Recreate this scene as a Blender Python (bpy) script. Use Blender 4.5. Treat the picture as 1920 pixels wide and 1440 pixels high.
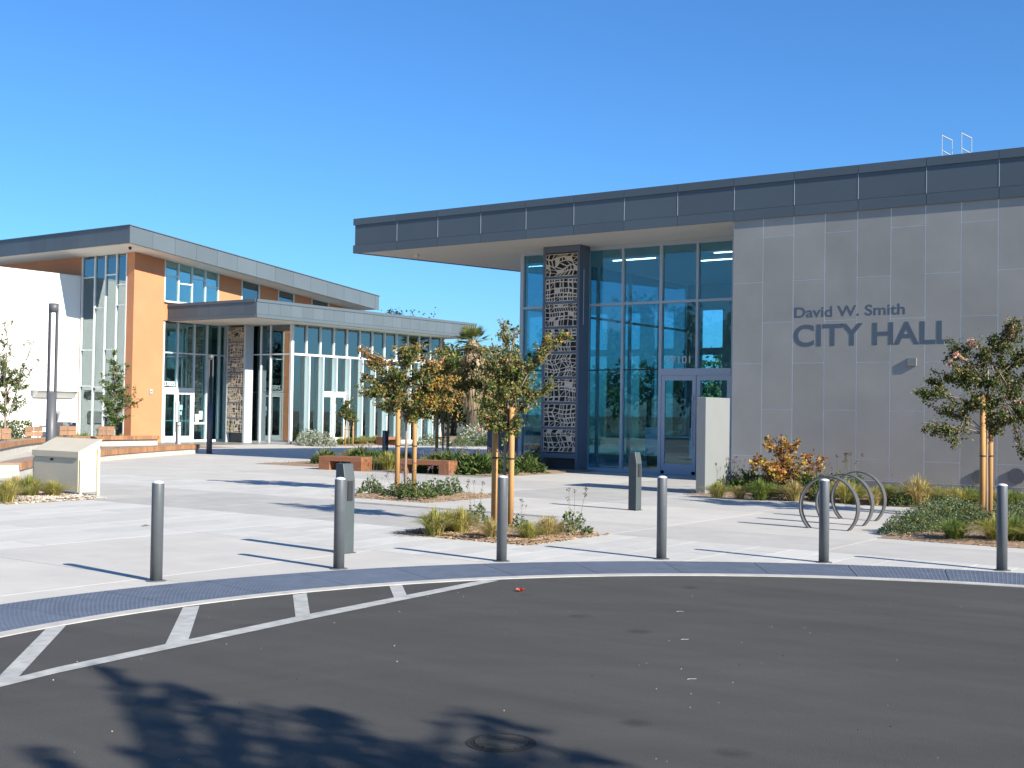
import bpy, math, random
from mathutils import Vector, Matrix
R = math.radians
scene = bpy.context.scene
for o in list(bpy.data.objects):
    bpy.data.objects.remove(o)
COL = scene.collection

# ------------------------------------------------------------------ camera
CH = 1.64
FPX = 2294.313            # focal length in pixels of a 1920 wide picture
CM = [[0.815205703937779, 0.5789718433592086, 0.015207395061290927],
      [0.0012732633254352588, -0.028048636971321213, 0.99960574866522],
      [-0.579170129640518, 0.8148649449824744, 0.02360259246131005]]
cam = bpy.data.cameras.new('camera')
cam.sensor_fit = 'HORIZONTAL'
cam.sensor_width = 36.0
cam.lens = 36.0 * FPX / 1920.0
cam.clip_start = 0.1
cam.clip_end = 3000
camo = bpy.data.objects.new('camera', cam)
COL.objects.link(camo)
mw = Matrix.Identity(4)
for i in range(3):
    mw[i][0] = CM[0][i]
    mw[i][1] = CM[1][i]
    mw[i][2] = -CM[2][i]
mw[2][3] = CH
camo.matrix_world = mw
scene.camera = camo

# ------------------------------------------------------------------ light
SUN_AZ, SUN_EL = -7.0, 28.8          # math azimuth of the direction TOWARDS the sun, elevation
world = bpy.data.worlds.new('World')
scene.world = world
world.use_nodes = True
wn = world.node_tree
sky = wn.nodes.new('ShaderNodeTexSky')
sky.sky_type = 'NISHITA'
sky.sun_disc = False
sky.sun_elevation = R(SUN_EL)
sky.sun_rotation = R(90 - SUN_AZ)
sky.altitude = 0
sky.air_density = 1.0
sky.dust_density = 0.45
sky.ozone_density = 6.0
bg = wn.nodes['Background']
bg.inputs['Strength'].default_value = 0.080
tint = wn.nodes.new('ShaderNodeVectorMath')       # white balance of the sky colour
tint.operation = 'MULTIPLY'
tint.inputs[1].default_value = (0.57, 0.91, 1.17)
wn.links.new(sky.outputs[0], tint.inputs[0])
wn.links.new(tint.outputs[0], bg.inputs[0])
sl = bpy.data.lights.new('sun', 'SUN')
sl.energy = 5.0
sl.angle = R(0.5)
sl.color = (1.0, 0.935, 0.80)
so = bpy.data.objects.new('sun', sl)
COL.objects.link(so)
sd = Vector((math.cos(R(SUN_AZ)) * math.cos(R(SUN_EL)), math.sin(R(SUN_AZ)) * math.cos(R(SUN_EL)), math.sin(R(SUN_EL))))
so.rotation_euler = sd.to_track_quat('Z', 'Y').to_euler()
so.location = (20, -5, 30)
scene.view_settings.view_transform = 'Standard'
scene.view_settings.look = 'None'
scene.view_settings.exposure = 1.0
scene.view_settings.gamma = 1.0
scene.view_settings.use_curve_mapping = False

# ------------------------------------------------------------------ helpers
def ray(x, y):
    d = ((x - 960) / FPX, -(y - 720) / FPX, 1.0)
    return Vector([sum(CM[k][i] * d[k] for k in range(3)) for i in range(3)])

def gnd(x, y, z=0.0):
    d = ray(x, y)
    t = (z - CH) / d.z
    return Vector((0, 0, CH)) + d * t

def onX(x, y, X):
    d = ray(x, y)
    return Vector((0, 0, CH)) + d * (X / d.x)

def onY(x, y, Y):
    d = ray(x, y)
    return Vector((0, 0, CH)) + d * (Y / d.y)

class MB:
    def __init__(s):
        s.v = []; s.f = []; s.m = []
    def box(s, x0, x1, y0, y1, z0, z1, mi=0):
        n = len(s.v)
        s.v += [(x0, y0, z0), (x1, y0, z0), (x1, y1, z0), (x0, y1, z0), (x0, y0, z1), (x1, y0, z1), (x1, y1, z1), (x0, y1, z1)]
        s.f += [(n, n+3, n+2, n+1), (n+4, n+5, n+6, n+7), (n, n+1, n+5, n+4), (n+1, n+2, n+6, n+5), (n+2, n+3, n+7, n+6), (n+3, n, n+4, n+7)]
        s.m += [mi] * 6
        return s
    def prism(s, poly, z0, z1, mi=0):
        n = len(s.v); k = len(poly)
        def zz(z, p): return z(p) if callable(z) else z
        s.v += [(p[0], p[1], zz(z0, p)) for p in poly] + [(p[0], p[1], zz(z1, p)) for p in poly]
        s.f.append(tuple(n + i for i in reversed(range(k))))
        s.f.append(tuple(n + k + i for i in range(k)))
        s.m += [mi, mi]
        for i in range(k):
            j = (i + 1) % k
            s.f.append((n + i, n + j, n + k + j, n + k + i)); s.m.append(mi)
        return s
    def hexa(s, pts, mi=0):          # 8 points, bottom 4 then top 4
        n = len(s.v)
        s.v += [tuple(p) for p in pts]
        s.f += [(n, n+3, n+2, n+1), (n+4, n+5, n+6, n+7), (n, n+1, n+5, n+4), (n+1, n+2, n+6, n+5), (n+2, n+3, n+7, n+6), (n+3, n, n+4, n+7)]
        s.m += [mi] * 6
        return s
    def quad(s, a, b, c, d, mi=0):
        n = len(s.v)
        s.v += [tuple(a), tuple(b), tuple(c), tuple(d)]
        s.f.append((n, n+1, n+2, n+3)); s.m.append(mi)
        return s
    def tri(s, a, b, c, mi=0):
        n = len(s.v)
        s.v += [tuple(a), tuple(b), tuple(c)]
        s.f.append((n, n+1, n+2)); s.m.append(mi)
        return s
    def tube(s, pts, rad, k=8, mi=0, caps=True):
        pts = [Vector(p) for p in pts]
        n0 = len(s.v); N = len(pts)
        for i, p in enumerate(pts):
            d = (pts[min(i+1, N-1)] - pts[max(i-1, 0)])
            d = d.normalized() if d.length > 1e-9 else Vector((0, 0, 1))
            a = d.cross(Vector((0.31, 0.95, 0.05)))
            if a.length < 1e-3: a = d.cross(Vector((1, 0, 0)))
            a.normalize(); b = d.cross(a)
            r = rad[i] if isinstance(rad, (list, tuple)) else rad
            for j in range(k):
                t = 2 * math.pi * j / k
                q = p + (a * math.cos(t) + b * math.sin(t)) * r
                s.v.append(tuple(q))
        for i in range(N - 1):
            for j in range(k):
                j2 = (j + 1) % k
                s.f.append((n0 + i*k + j, n0 + i*k + j2, n0 + (i+1)*k + j2, n0 + (i+1)*k + j)); s.m.append(mi)
        if caps:
            s.f.append(tuple(n0 + j for j in reversed(range(k)))); s.m.append(mi)
            s.f.append(tuple(n0 + (N-1)*k + j for j in range(k))); s.m.append(mi)
        return s
    def lathe(s, c, prof, k=20, mi=0):   # prof list of (r,z)
        n0 = len(s.v)
        for r, z in prof:
            for j in range(k):
                t = 2 * math.pi * j / k
                s.v.append((c[0] + r * math.cos(t), c[1] + r * math.sin(t), c[2] + z))
        for i in range(len(prof) - 1):
            for j in range(k):
                j2 = (j + 1) % k
                s.f.append((n0 + i*k + j, n0 + i*k + j2, n0 + (i+1)*k + j2, n0 + (i+1)*k + j)); s.m.append(mi)
        s.f.append(tuple(n0 + j for j in reversed(range(k)))); s.m.append(mi)
        s.f.append(tuple(n0 + (len(prof)-1)*k + j for j in range(k))); s.m.append(mi)
        return s
    def mesh(s, name, mats):
        me = bpy.data.meshes.new(name)
        me.from_pydata(s.v, [], s.f)
        if not isinstance(mats, (list, tuple)): mats = [mats]
        for m in mats: me.materials.append(m)
        if len(mats) > 1: me.polygons.foreach_set('material_index', s.m)
        me.update()
        return me
    def build(s, name, mats, parent=None, smooth=False):
        me = s.mesh(name, mats)
        if smooth:
            me.polygons.foreach_set('use_smooth', [len(p.vertices) <= 4 for p in me.polygons])
        return link(name, me, parent)

def link(name, data, parent=None, loc=None):
    o = bpy.data.objects.new(name, data)
    COL.objects.link(o)
    if parent is not None:
        o.parent = parent
        if loc is None:
            o.location = -parent.location if parent.parent is None else Vector((0, 0, 0))
    if loc is not None:
        o.location = loc
    return o

def B(*a):
    return MB().box(*a)

def tag(o, label=None, cat=None, group=None, kind=None):
    if label: o['label'] = label
    if cat: o['category'] = cat
    if group: o['group'] = group
    if kind: o['kind'] = kind
    return o

def thing(name, loc, label, cat, group=None):
    o = bpy.data.objects.new(name, None)
    COL.objects.link(o)
    o.location = loc
    o.empty_display_size = 0.2
    return tag(o, label, cat, group)

def copy_tree(root, loc, rotz=0.0, scale=1.0, label=None):
    r = root.copy(); COL.objects.link(r)
    r.location = loc; r.rotation_euler = (0, 0, rotz); r.scale = (scale,) * 3
    if label: r['label'] = label
    for ch in list(root.children):
        c = ch.copy(); COL.objects.link(c); c.parent = r
        for g in list(ch.children):
            d = g.copy(); COL.objects.link(d); d.parent = c
    return r

def bevel(o, w=0.01, seg=2):
    m = o.modifiers.new('bevel', 'BEVEL'); m.width = w; m.segments = seg; m.limit_method = 'ANGLE'
    return o

# ------------------------------------------------------------------ materials
def new_mat(name):
    m = bpy.data.materials.new(name); m.use_nodes = True
    return m, m.node_tree, m.node_tree.nodes['Principled BSDF']

def mat(name, col, rough=0.6, metal=0.0, spec=0.5, var=0.0, nscale=6.0, ndet=6.0, bump=0.0, bscale=60.0, rnd=0.0, stretch=None, coat=0.0, var2=0.0, n2=0.8, spots=0.0, sscale=3.0, streak=None, arcs=0.0):
    """plain surface with noise mottling (var), per-object tone spread (rnd) and fine relief"""
    m, nt, p = new_mat(name)
    p.inputs['Roughness'].default_value = rough
    p.inputs['Metallic'].default_value = metal
    p.inputs['Specular IOR Level'].default_value = spec
    if coat: p.inputs['Coat Weight'].default_value = coat
    tc = nt.nodes.new('ShaderNodeTexCoord')
    src = tc.outputs['Object']
    if stretch:
        mp = nt.nodes.new('ShaderNodeMapping'); mp.inputs['Scale'].default_value = stretch
        nt.links.new(src, mp.inputs[0]); src = mp.outputs[0]
    val = None
    def add(a, b):
        if a is None: return b
        n = nt.nodes.new('ShaderNodeMath'); n.operation = 'ADD'
        nt.links.new(a, n.inputs[0]); nt.links.new(b, n.inputs[1]); return n.outputs[0]
    def noise(sc, det, amp):
        n = nt.nodes.new('ShaderNodeTexNoise'); n.inputs['Scale'].default_value = sc; n.inputs['Detail'].default_value = det
        n.inputs['Roughness'].default_value = 0.62
        nt.links.new(src, n.inputs['Vector'])
        mr = nt.nodes.new('ShaderNodeMapRange'); mr.inputs['From Min'].default_value = 0.25; mr.inputs['From Max'].default_value = 0.75
        mr.inputs['To Min'].default_value = -amp; mr.inputs['To Max'].default_value = amp
        nt.links.new(n.outputs['Fac'], mr.inputs['Value']); return mr.outputs[0]
    if var: val = add(val, noise(nscale, ndet, var))
    if var2: val = add(val, noise(n2, 3.0, var2))
    if streak:                        # long faint smears along one direction
        mp2 = nt.nodes.new('ShaderNodeMapping'); mp2.inputs['Rotation'].default_value = (0, 0, -0.62); mp2.inputs['Scale'].default_value = (0.22, 2.4, 1)
        nt.links.new(tc.outputs['Object'], mp2.inputs[0])
        keep = src; src = mp2.outputs[0]; val = add(val, noise(1.0, 7.0, streak)); src = keep
    if arcs:                          # worn wheel paths round the turning circle
        sb = nt.nodes.new('ShaderNodeVectorMath'); sb.operation = 'DISTANCE'; sb.inputs[1].default_value = (1.5, 1.0, 0.0)
        wv_ = nt.nodes.new('ShaderNodeTexNoise'); wv_.inputs['Scale'].default_value = 0.35
        nt.links.new(tc.outputs['Object'], wv_.inputs['Vector'])
        nt.links.new(tc.outputs['Object'], sb.inputs[0])
        ad = nt.nodes.new('ShaderNodeMath'); ad.operation = 'MULTIPLY_ADD'; ad.inputs[1].default_value = 1.2
        nt.links.new(wv_.outputs['Fac'], ad.inputs[0]); nt.links.new(sb.outputs['Value'], ad.inputs[2])
        cb_ = nt.nodes.new('ShaderNodeCombineXYZ'); nt.links.new(ad.outputs[0], cb_.inputs[0])
        keep = src; src = cb_.outputs[0]; val = add(val, noise(1.6, 6.0, arcs)); src = keep
    if spots:                         # scattered dark drip marks
        vo = nt.nodes.new('ShaderNodeTexVoronoi'); vo.inputs['Scale'].default_value = sscale
        wp = nt.nodes.new('ShaderNodeTexNoise'); wp.inputs['Scale'].default_value = 9.0
        nt.links.new(src, wp.inputs['Vector'])
        mxv = nt.nodes.new('ShaderNodeMix'); mxv.data_type = 'VECTOR'; mxv.inputs['Factor'].default_value = 0.10
        nt.links.new(src, mxv.inputs[4]); nt.links.new(wp.outputs['Color'], mxv.inputs[5]); nt.links.new(mxv.outputs[1], vo.inputs['Vector'])
        m1 = nt.nodes.new('ShaderNodeMapRange'); m1.inputs['From Min'].default_value = 0.06; m1.inputs['From Max'].default_value = 0.16
        m1.inputs['To Min'].default_value = -spots; m1.inputs['To Max'].default_value = 0.0
        nt.links.new(vo.outputs['Distance'], m1.inputs['Value'])
        sp = nt.nodes.new('ShaderNodeSeparateColor'); nt.links.new(vo.outputs['Color'], sp.inputs[0])
        gt = nt.nodes.new('ShaderNodeMath'); gt.operation = 'GREATER_THAN'; gt.inputs[1].default_value = 0.6
        nt.links.new(sp.outputs[0], gt.inputs[0])
        mm = nt.nodes.new('ShaderNodeMath'); mm.operation = 'MULTIPLY'; nt.links.new(m1.outputs[0], mm.inputs[0]); nt.links.new(gt.outputs[0], mm.inputs[1])
        val = add(val, mm.outputs[0])
    if rnd:
        oi = nt.nodes.new('ShaderNodeObjectInfo')
        mr = nt.nodes.new('ShaderNodeMapRange'); mr.inputs['To Min'].default_value = -rnd; mr.inputs['To Max'].default_value = rnd
        nt.links.new(oi.outputs['Random'], mr.inputs['Value']); val = add(val, mr.outputs[0])
    if val is not None:
        one = nt.nodes.new('ShaderNodeMath'); one.operation = 'ADD'; one.inputs[1].default_value = 1.0
        nt.links.new(val, one.inputs[0])
        vm = nt.nodes.new('ShaderNodeVectorMath'); vm.operation = 'SCALE'
        vm.inputs[0].default_value = col[:3]
        nt.links.new(one.outputs[0], vm.inputs['Scale'])
        nt.links.new(vm.outputs[0], p.inputs['Base Color'])
    else:
        p.inputs['Base Color'].default_value = (*col[:3], 1)
    if bump:
        n = nt.nodes.new('ShaderNodeTexNoise'); n.inputs['Scale'].default_value = bscale; n.inputs['Detail'].default_value = 4
        nt.links.new(src, n.inputs['Vector'])
        b = nt.nodes.new('ShaderNodeBump'); b.inputs['Strength'].default_value = bump; b.inputs['Distance'].default_value = 0.01
        nt.links.new(n.outputs['Fac'], b.inputs['Height']); nt.links.new(b.outputs[0], p.inputs['Normal'])
    return m

def glass(name, tint, refl=1.0, base=0.03):
    m = bpy.data.materials.new(name); m.use_nodes = True
    nt = m.node_tree; nt.nodes.clear()
    out = nt.nodes.new('ShaderNodeOutputMaterial'); mix = nt.nodes.new('ShaderNodeMixShader')
    tr = nt.nodes.new('ShaderNodeBsdfTransparent'); gl = nt.nodes.new('ShaderNodeBsdfGlossy')
    tr.inputs[0].default_value = (*tint, 1); gl.inputs['Roughness'].default_value = 0.0
    gl.inputs[0].default_value = (0.78, 0.95, 1.0, 1)
    fr = nt.nodes.new('ShaderNodeFresnel'); fr.inputs['IOR'].default_value = 1.5
    ma = nt.nodes.new('ShaderNodeMath'); ma.operation = 'MULTIPLY_ADD'
    ma.inputs[1].default_value = refl; ma.inputs[2].default_value = base
    ma.use_clamp = True
    nt.links.new(fr.outputs[0], ma.inputs[0]); nt.links.new(ma.outputs[0], mix.inputs[0])
    nt.links.new(tr.outputs[0], mix.inputs[1]); nt.links.new(gl.outputs[0], mix.inputs[2])
    nt.links.new(mix.outputs[0], out.inputs[0])
    return m

def leaf_mat(name, col, rough=0.5, var=0.25):
    m, nt, p = new_mat(name)
    ge = nt.nodes.new('ShaderNodeNewGeometry')
    mr = nt.nodes.new('ShaderNodeMapRange'); mr.inputs['To Min'].default_value = 1 - var; mr.inputs['To Max'].default_value = 1 + var
    nt.links.new(ge.outputs['Random Per Island'], mr.inputs['Value'])
    vm = nt.nodes.new('ShaderNodeVectorMath'); vm.operation = 'SCALE'; vm.inputs[0].default_value = col
    nt.links.new(mr.outputs[0], vm.inputs['Scale'])
    nt.links.new(vm.outputs[0], p.inputs['Base Color'])
    p.inputs['Roughness'].default_value = rough
    p.inputs['Specular IOR Level'].default_value = 0.3
    out = nt.nodes['Material Output']
    tl = nt.nodes.new('ShaderNodeBsdfTranslucent'); nt.links.new(vm.outputs[0], tl.inputs[0])
    mx = nt.nodes.new('ShaderNodeMixShader'); mx.inputs[0].default_value = 0.3
    nt.links.new(p.outputs[0], mx.inputs[1]); nt.links.new(tl.outputs[0], mx.inputs[2])
    nt.links.new(mx.outputs[0], out.inputs[0])
    return m

def wood_mat(name, col, dark=0.55, freq=11.0, axis=(1, 1, 0), rough=0.6):
    """narrow staves: tone steps along a horizontal direction plus grain"""
    m, nt, p = new_mat(name)
    tc = nt.nodes.new('ShaderNodeTexCoord')
    dp = nt.nodes.new('ShaderNodeVectorMath'); dp.operation = 'DOT_PRODUCT'; dp.inputs[1].default_value = axis
    nt.links.new(tc.outputs['Object'], dp.inputs[0])
    mu = nt.nodes.new('ShaderNodeMath'); mu.operation = 'MULTIPLY'; mu.inputs[1].default_value = freq
    nt.links.new(dp.outputs['Value'], mu.inputs[0])
    fl = nt.nodes.new('ShaderNodeMath'); fl.operation = 'FLOOR'; nt.links.new(mu.outputs[0], fl.inputs[0])
    wn_ = nt.nodes.new('ShaderNodeTexWhiteNoise'); wn_.noise_dimensions = '1D'; nt.links.new(fl.outputs[0], wn_.inputs['W'])
    fr = nt.nodes.new('ShaderNodeMath'); fr.operation = 'FRACT'; nt.links.new(mu.outputs[0], fr.inputs[0])
    gp = nt.nodes.new('ShaderNodeMath'); gp.operation = 'LESS_THAN'; gp.inputs[1].default_value = 0.1
    nt.links.new(fr.outputs[0], gp.inputs[0])
    mr = nt.nodes.new('ShaderNodeMapRange'); mr.inputs['To Min'].default_value = 0.7; mr.inputs['To Max'].default_value = 1.2
    nt.links.new(wn_.outputs['Value'], mr.inputs['Value'])
    ns = nt.nodes.new('ShaderNodeTexNoise'); ns.inputs['Scale'].default_value = 14; ns.inputs['Detail'].default_value = 5
    nt.links.new(tc.outputs['Object'], ns.inputs['Vector'])
    m3 = nt.nodes.new('ShaderNodeMapRange'); m3.inputs['To Min'].default_value = 0.7; m3.inputs['To Max'].default_value = 1.3
    nt.links.new(ns.outputs['Fac'], m3.inputs['Value'])
    q = nt.nodes.new('ShaderNodeMath'); q.operation = 'MULTIPLY'; nt.links.new(mr.outputs[0], q.inputs[0]); nt.links.new(m3.outputs[0], q.inputs[1])
    gg = nt.nodes.new('ShaderNodeMath'); gg.operation = 'MULTIPLY_ADD'; gg.inputs[1].default_value = -dark
    nt.links.new(gp.outputs[0], gg.inputs[0]); nt.links.new(q.outputs[0], gg.inputs[2])
    vm = nt.nodes.new('ShaderNodeVectorMath'); vm.operation = 'SCALE'; vm.inputs[0].default_value = col
    nt.links.new(gg.outputs[0], vm.inputs['Scale']); nt.links.new(vm.outputs[0], p.inputs['Base Color'])
    p.inputs['Roughness'].default_value = rough
    return m

M_ = {}
M_['conc'] = mat('plaza_concrete', (0.452, 0.430, 0.396), 0.85, var=0.10, nscale=1.1, ndet=10, rnd=0.035, bump=0.15, bscale=90, var2=0.07, spots=0.16, sscale=1.6, streak=0.05)
M_['conc_grey'] = mat('plaza_concrete_grey', (0.405, 0.388, 0.362), 0.85, var=0.10, nscale=1.3, ndet=10, rnd=0.035, bump=0.15, bscale=90, var2=0.07, spots=0.16, sscale=1.6, streak=0.05)
M_['conc_dark'] = mat('plaza_concrete_darker', (0.365, 0.352, 0.332), 0.85, var=0.10, nscale=1.6, ndet=10, rnd=0.03, bump=0.15, bscale=90, var2=0.07, spots=0.16, sscale=1.6, streak=0.06)
M_['paver'] = mat('pale_paver', (0.475, 0.460, 0.432), 0.85, var=0.09, nscale=3, ndet=8, rnd=0.075, bump=0.15, bscale=120, spots=0.12, sscale=2.0)
M_['joint'] = mat('joint_mortar', (0.24, 0.225, 0.205), 0.9, var=0.15, nscale=4)
M_['kerb'] = mat('kerb_concrete', (0.40, 0.385, 0.36), 0.85, var=0.2, nscale=5, ndet=9, bump=0.2, spots=0.3, sscale=4)
M_['asphalt'] = mat('asphalt', (0.0655, 0.0635, 0.0595), 0.88, var=0.30, nscale=260, ndet=3, bump=0.8, bscale=200, var2=0.14, n2=0.5, spec=0.3, spots=0.4, sscale=1.5, streak=0.15, arcs=0.13)
M_['earth'] = mat('earth', (0.09, 0.085, 0.05), 0.95, var=0.3, nscale=1)
M_['paint'] = mat('road_paint', (0.36, 0.36, 0.345), 0.8, var=0.30, nscale=9, ndet=10, bump=0.3, bscale=200, streak=0.12, spots=0.35, sscale=5)
M_['tactile'] = mat('tactile_blue_grey', (0.088, 0.108, 0.148), 0.7, var=0.18, nscale=5, rnd=0.06, var2=0.1)
M_['mulch'] = mat('mulch', (0.27, 0.18, 0.115), 0.95, var=0.5, nscale=45, ndet=8, bump=1.0, bscale=60)
M_['chip'] = mat('bark_chip', (0.36, 0.235, 0.14), 0.9, rnd=0.3, var=0.3, nscale=30)
M_['pebble'] = mat('pebble', (0.44, 0.39, 0.32), 0.85, var=0.3, nscale=14)
M_['panel'] = mat('cement_panel', (0.298, 0.287, 0.264), 0.6, var=0.08, nscale=0.9, ndet=9, rnd=0.06, spec=0.4, var2=0.06, streak=0.04)
M_['panel_joint'] = mat('panel_joint', (0.74, 0.77, 0.77), 0.5)
M_['plinth'] = mat('plinth_concrete', (0.20, 0.195, 0.19), 0.9, var=0.2, nscale=6)
M_['fascia'] = mat('fascia_metal', (0.092, 0.118, 0.14), 0.55, metal=0.0, spec=0.15, var=0.05, nscale=0.7, rnd=0.06)
M_['soffit'] = mat('soffit_board', (0.60, 0.57, 0.53), 0.8, var=0.03, nscale=1.2)
M_['frame'] = mat('anodised_frame', (0.40, 0.44, 0.48), 0.4, spec=0.5)
M_['frame_white'] = mat('white_frame', (0.60, 0.62, 0.62), 0.45)
M_['door_blue'] = mat('door_frame_silver', (0.38, 0.42, 0.48), 0.4)
M_['navy'] = mat('column_steel', (0.10, 0.12, 0.16), 0.5)
M_['black'] = mat('black_rubber', (0.015, 0.015, 0.017), 0.6)
M_['gasket'] = mat('gasket', (0.02, 0.02, 0.022), 0.6)
M_['screen'] = mat('cut_metal_screen', (0.60, 0.49, 0.37), 0.5, var=0.15, nscale=5, rnd=0.08)
M_['glass'] = glass('tinted_glass', (0.72, 0.93, 0.98), 0.85, 0.03)
M_['glass_lib'] = glass('green_glass', (0.66, 0.885, 0.88), 1.25, 0.18)
M_['white_wall'] = mat('white_render', (0.72, 0.71, 0.69), 0.8, var=0.03, nscale=0.7, bump=0.15, bscale=150)
M_['orange'] = mat('orange_render', (0.47, 0.20, 0.096), 0.85, var=0.06, nscale=0.8, ndet=9, bump=0.2, bscale=150, var2=0.03)
M_['int_floor'] = mat('lobby_floor', (0.20, 0.19, 0.17), 0.4, var=0.1)
M_['int_wall'] = mat('lobby_wall', (0.30, 0.31, 0.32), 0.7)
M_['int_dark'] = mat('dark_interior', (0.06, 0.065, 0.07), 0.7)
M_['yellow'] = mat('yellow_laminate', (0.55, 0.36, 0.04), 0.5)
M_['letter'] = mat('letter_metal', (0.085, 0.112, 0.145), 0.5, spec=0.4)
M_['sign_grey'] = mat('grey_lettering', (0.17, 0.165, 0.165), 0.6)
M_['decal'] = mat('white_vinyl', (0.75, 0.78, 0.78), 0.6)
M_['bollard'] = mat('bollard_steel', (0.088, 0.097, 0.108), 0.45, spec=0.5, var=0.12, nscale=9, rnd=0.06)
M_['bollard_top'] = mat('bollard_cap', (0.62, 0.63, 0.64), 0.35, metal=0.0)
M_['kiosk'] = mat('light_column_paint', (0.052, 0.066, 0.07), 0.5, var=0.12, nscale=5)
M_['lamp'] = mat('lamp_post_paint', (0.085, 0.085, 0.095), 0.45)
M_['lens'] = mat('lamp_lens', (0.7, 0.7, 0.68), 0.3)
M_['monolith'] = mat('painted_block', (0.20, 0.212, 0.215), 0.5, var=0.04, nscale=2)
M_['ring'] = mat('galvanised_ring', (0.085, 0.085, 0.088), 0.4, metal=0.0, var=0.15, nscale=8)
M_['cream'] = mat('cream_paint', (0.56, 0.50, 0.38), 0.55, var=0.05, nscale=3)
M_['wood_b'] = wood_mat('bench_wood', (0.36, 0.135, 0.062), freq=13, axis=(0, 1, 0), dark=0.5)
M_['wood_long'] = wood_mat('bench_wood_long', (0.36, 0.135, 0.062), freq=9, axis=(0, 1, 0), dark=0.35)
M_['wood_c'] = wood_mat('stave_wood', (0.31, 0.15, 0.07), freq=13.0, axis=(-0.75, 0.7, 0), dark=0.4)
M_['wood_t'] = mat('seat_wood', (0.30, 0.20, 0.135), 0.7, var=0.2, nscale=7, stretch=(1, 1, 1))
M_['board'] = mat('back_board', (0.27, 0.15, 0.085), 0.6, rnd=0.18, var=0.2, nscale=9)
M_['stake'] = mat('stake_pine', (0.40, 0.215, 0.075), 0.75, var=0.3, nscale=9, stretch=(1, 1, 0.15), rnd=0.10)
M_['bark'] = mat('pale_bark', (0.24, 0.18, 0.135), 0.9, var=0.25, nscale=12, stretch=(1, 1, 0.3), bump=0.4, bscale=30)
M_['bark_d'] = mat('dark_bark', (0.10, 0.075, 0.055), 0.95, var=0.3, nscale=10, stretch=(1, 1, 0.3), bump=0.6, bscale=25)
M_['iron'] = mat('cast_iron', (0.042, 0.04, 0.038), 0.9, var=0.25, nscale=12, spec=0.1)
M_['red'] = mat('red_leaf', (0.62, 0.06, 0.03), 0.6)
M_['safety'] = mat('safety_orange', (0.75, 0.12, 0.03), 0.6)
M_['blue'] = mat('blue_plastic', (0.12, 0.42, 0.72), 0.5)
M_['twig'] = mat('dry_twig', (0.42, 0.38, 0.32), 0.9)
M_['box_grey'] = mat('planter_grey', (0.13, 0.15, 0.17), 0.7)
M_['rail'] = mat('roof_rail_cream', (0.36, 0.38, 0.34), 0.6)
M_['figure'] = mat('pale_figures', (0.46, 0.50, 0.50), 0.6)
M_['fixture'] = mat('fixture_grey', (0.20, 0.205, 0.20), 0.5)
L = {}
def lm(k, c, **kw): L[k] = leaf_mat('leaf_' + k, c, **kw)
lm('green', (0.095, 0.14, 0.034)); lm('dgreen', (0.040, 0.072, 0.020)); lm('olive', (0.18, 0.175, 0.055))
lm('rust', (0.30, 0.135, 0.05)); lm('tan', (0.36, 0.235, 0.11)); lm('gold', (0.46, 0.25, 0.045)); lm('red', (0.26, 0.075, 0.035))
lm('bright', (0.17, 0.22, 0.035)); lm('yellow', (0.50, 0.36, 0.05)); lm('pink', (0.62, 0.36, 0.26)); lm('maroon', (0.085, 0.055, 0.028))
lm('silver', (0.36, 0.38, 0.30)); lm('grassg', (0.135, 0.195, 0.045)); lm('grassy', (0.34, 0.31, 0.085)); lm('straw', (0.56, 0.40, 0.19))
lm('lime', (0.30, 0.33, 0.055)); lm('purple', (0.20, 0.15, 0.21)); lm('bluegr', (0.10, 0.135, 0.075)); lm('palm', (0.15, 0.17, 0.05)); lm('thatch', (0.34, 0.25, 0.16), var=0.6); lm('ever', (0.035, 0.058, 0.018)); lm('midgreen', (0.10, 0.155, 0.040))  # last leaf tone is a slightly lighter green than the plain one

# ------------------------------------------------------------------ ground, road, kerb
rng = random.Random(7)
tag(MB().quad((-900, -900, -0.06), (900, -900, -0.06), (900, 900, -0.06), (-900, 900, -0.06)).build('ground', M_['earth']), kind='structure')
plaza = tag(B(-80, 40, -12, 75, -0.05, 0.0).build('plaza_paving', M_['joint']), kind='structure')
plaza['label'] = 'pale concrete plaza paving between the two buildings'
CX, CY = -1.43, 6.25
R_ASPH, R_KERB, R_TACT, R_BOL = 6.60, 6.73, 7.77, 8.106
def pol(r, deg): return (CX + r * math.cos(R(deg)), CY + r * math.sin(R(deg)))
A0, A1 = 48.0, 214.0
arc = [A0 + (A1 - A0) * i / 83 for i in range(84)]
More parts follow.
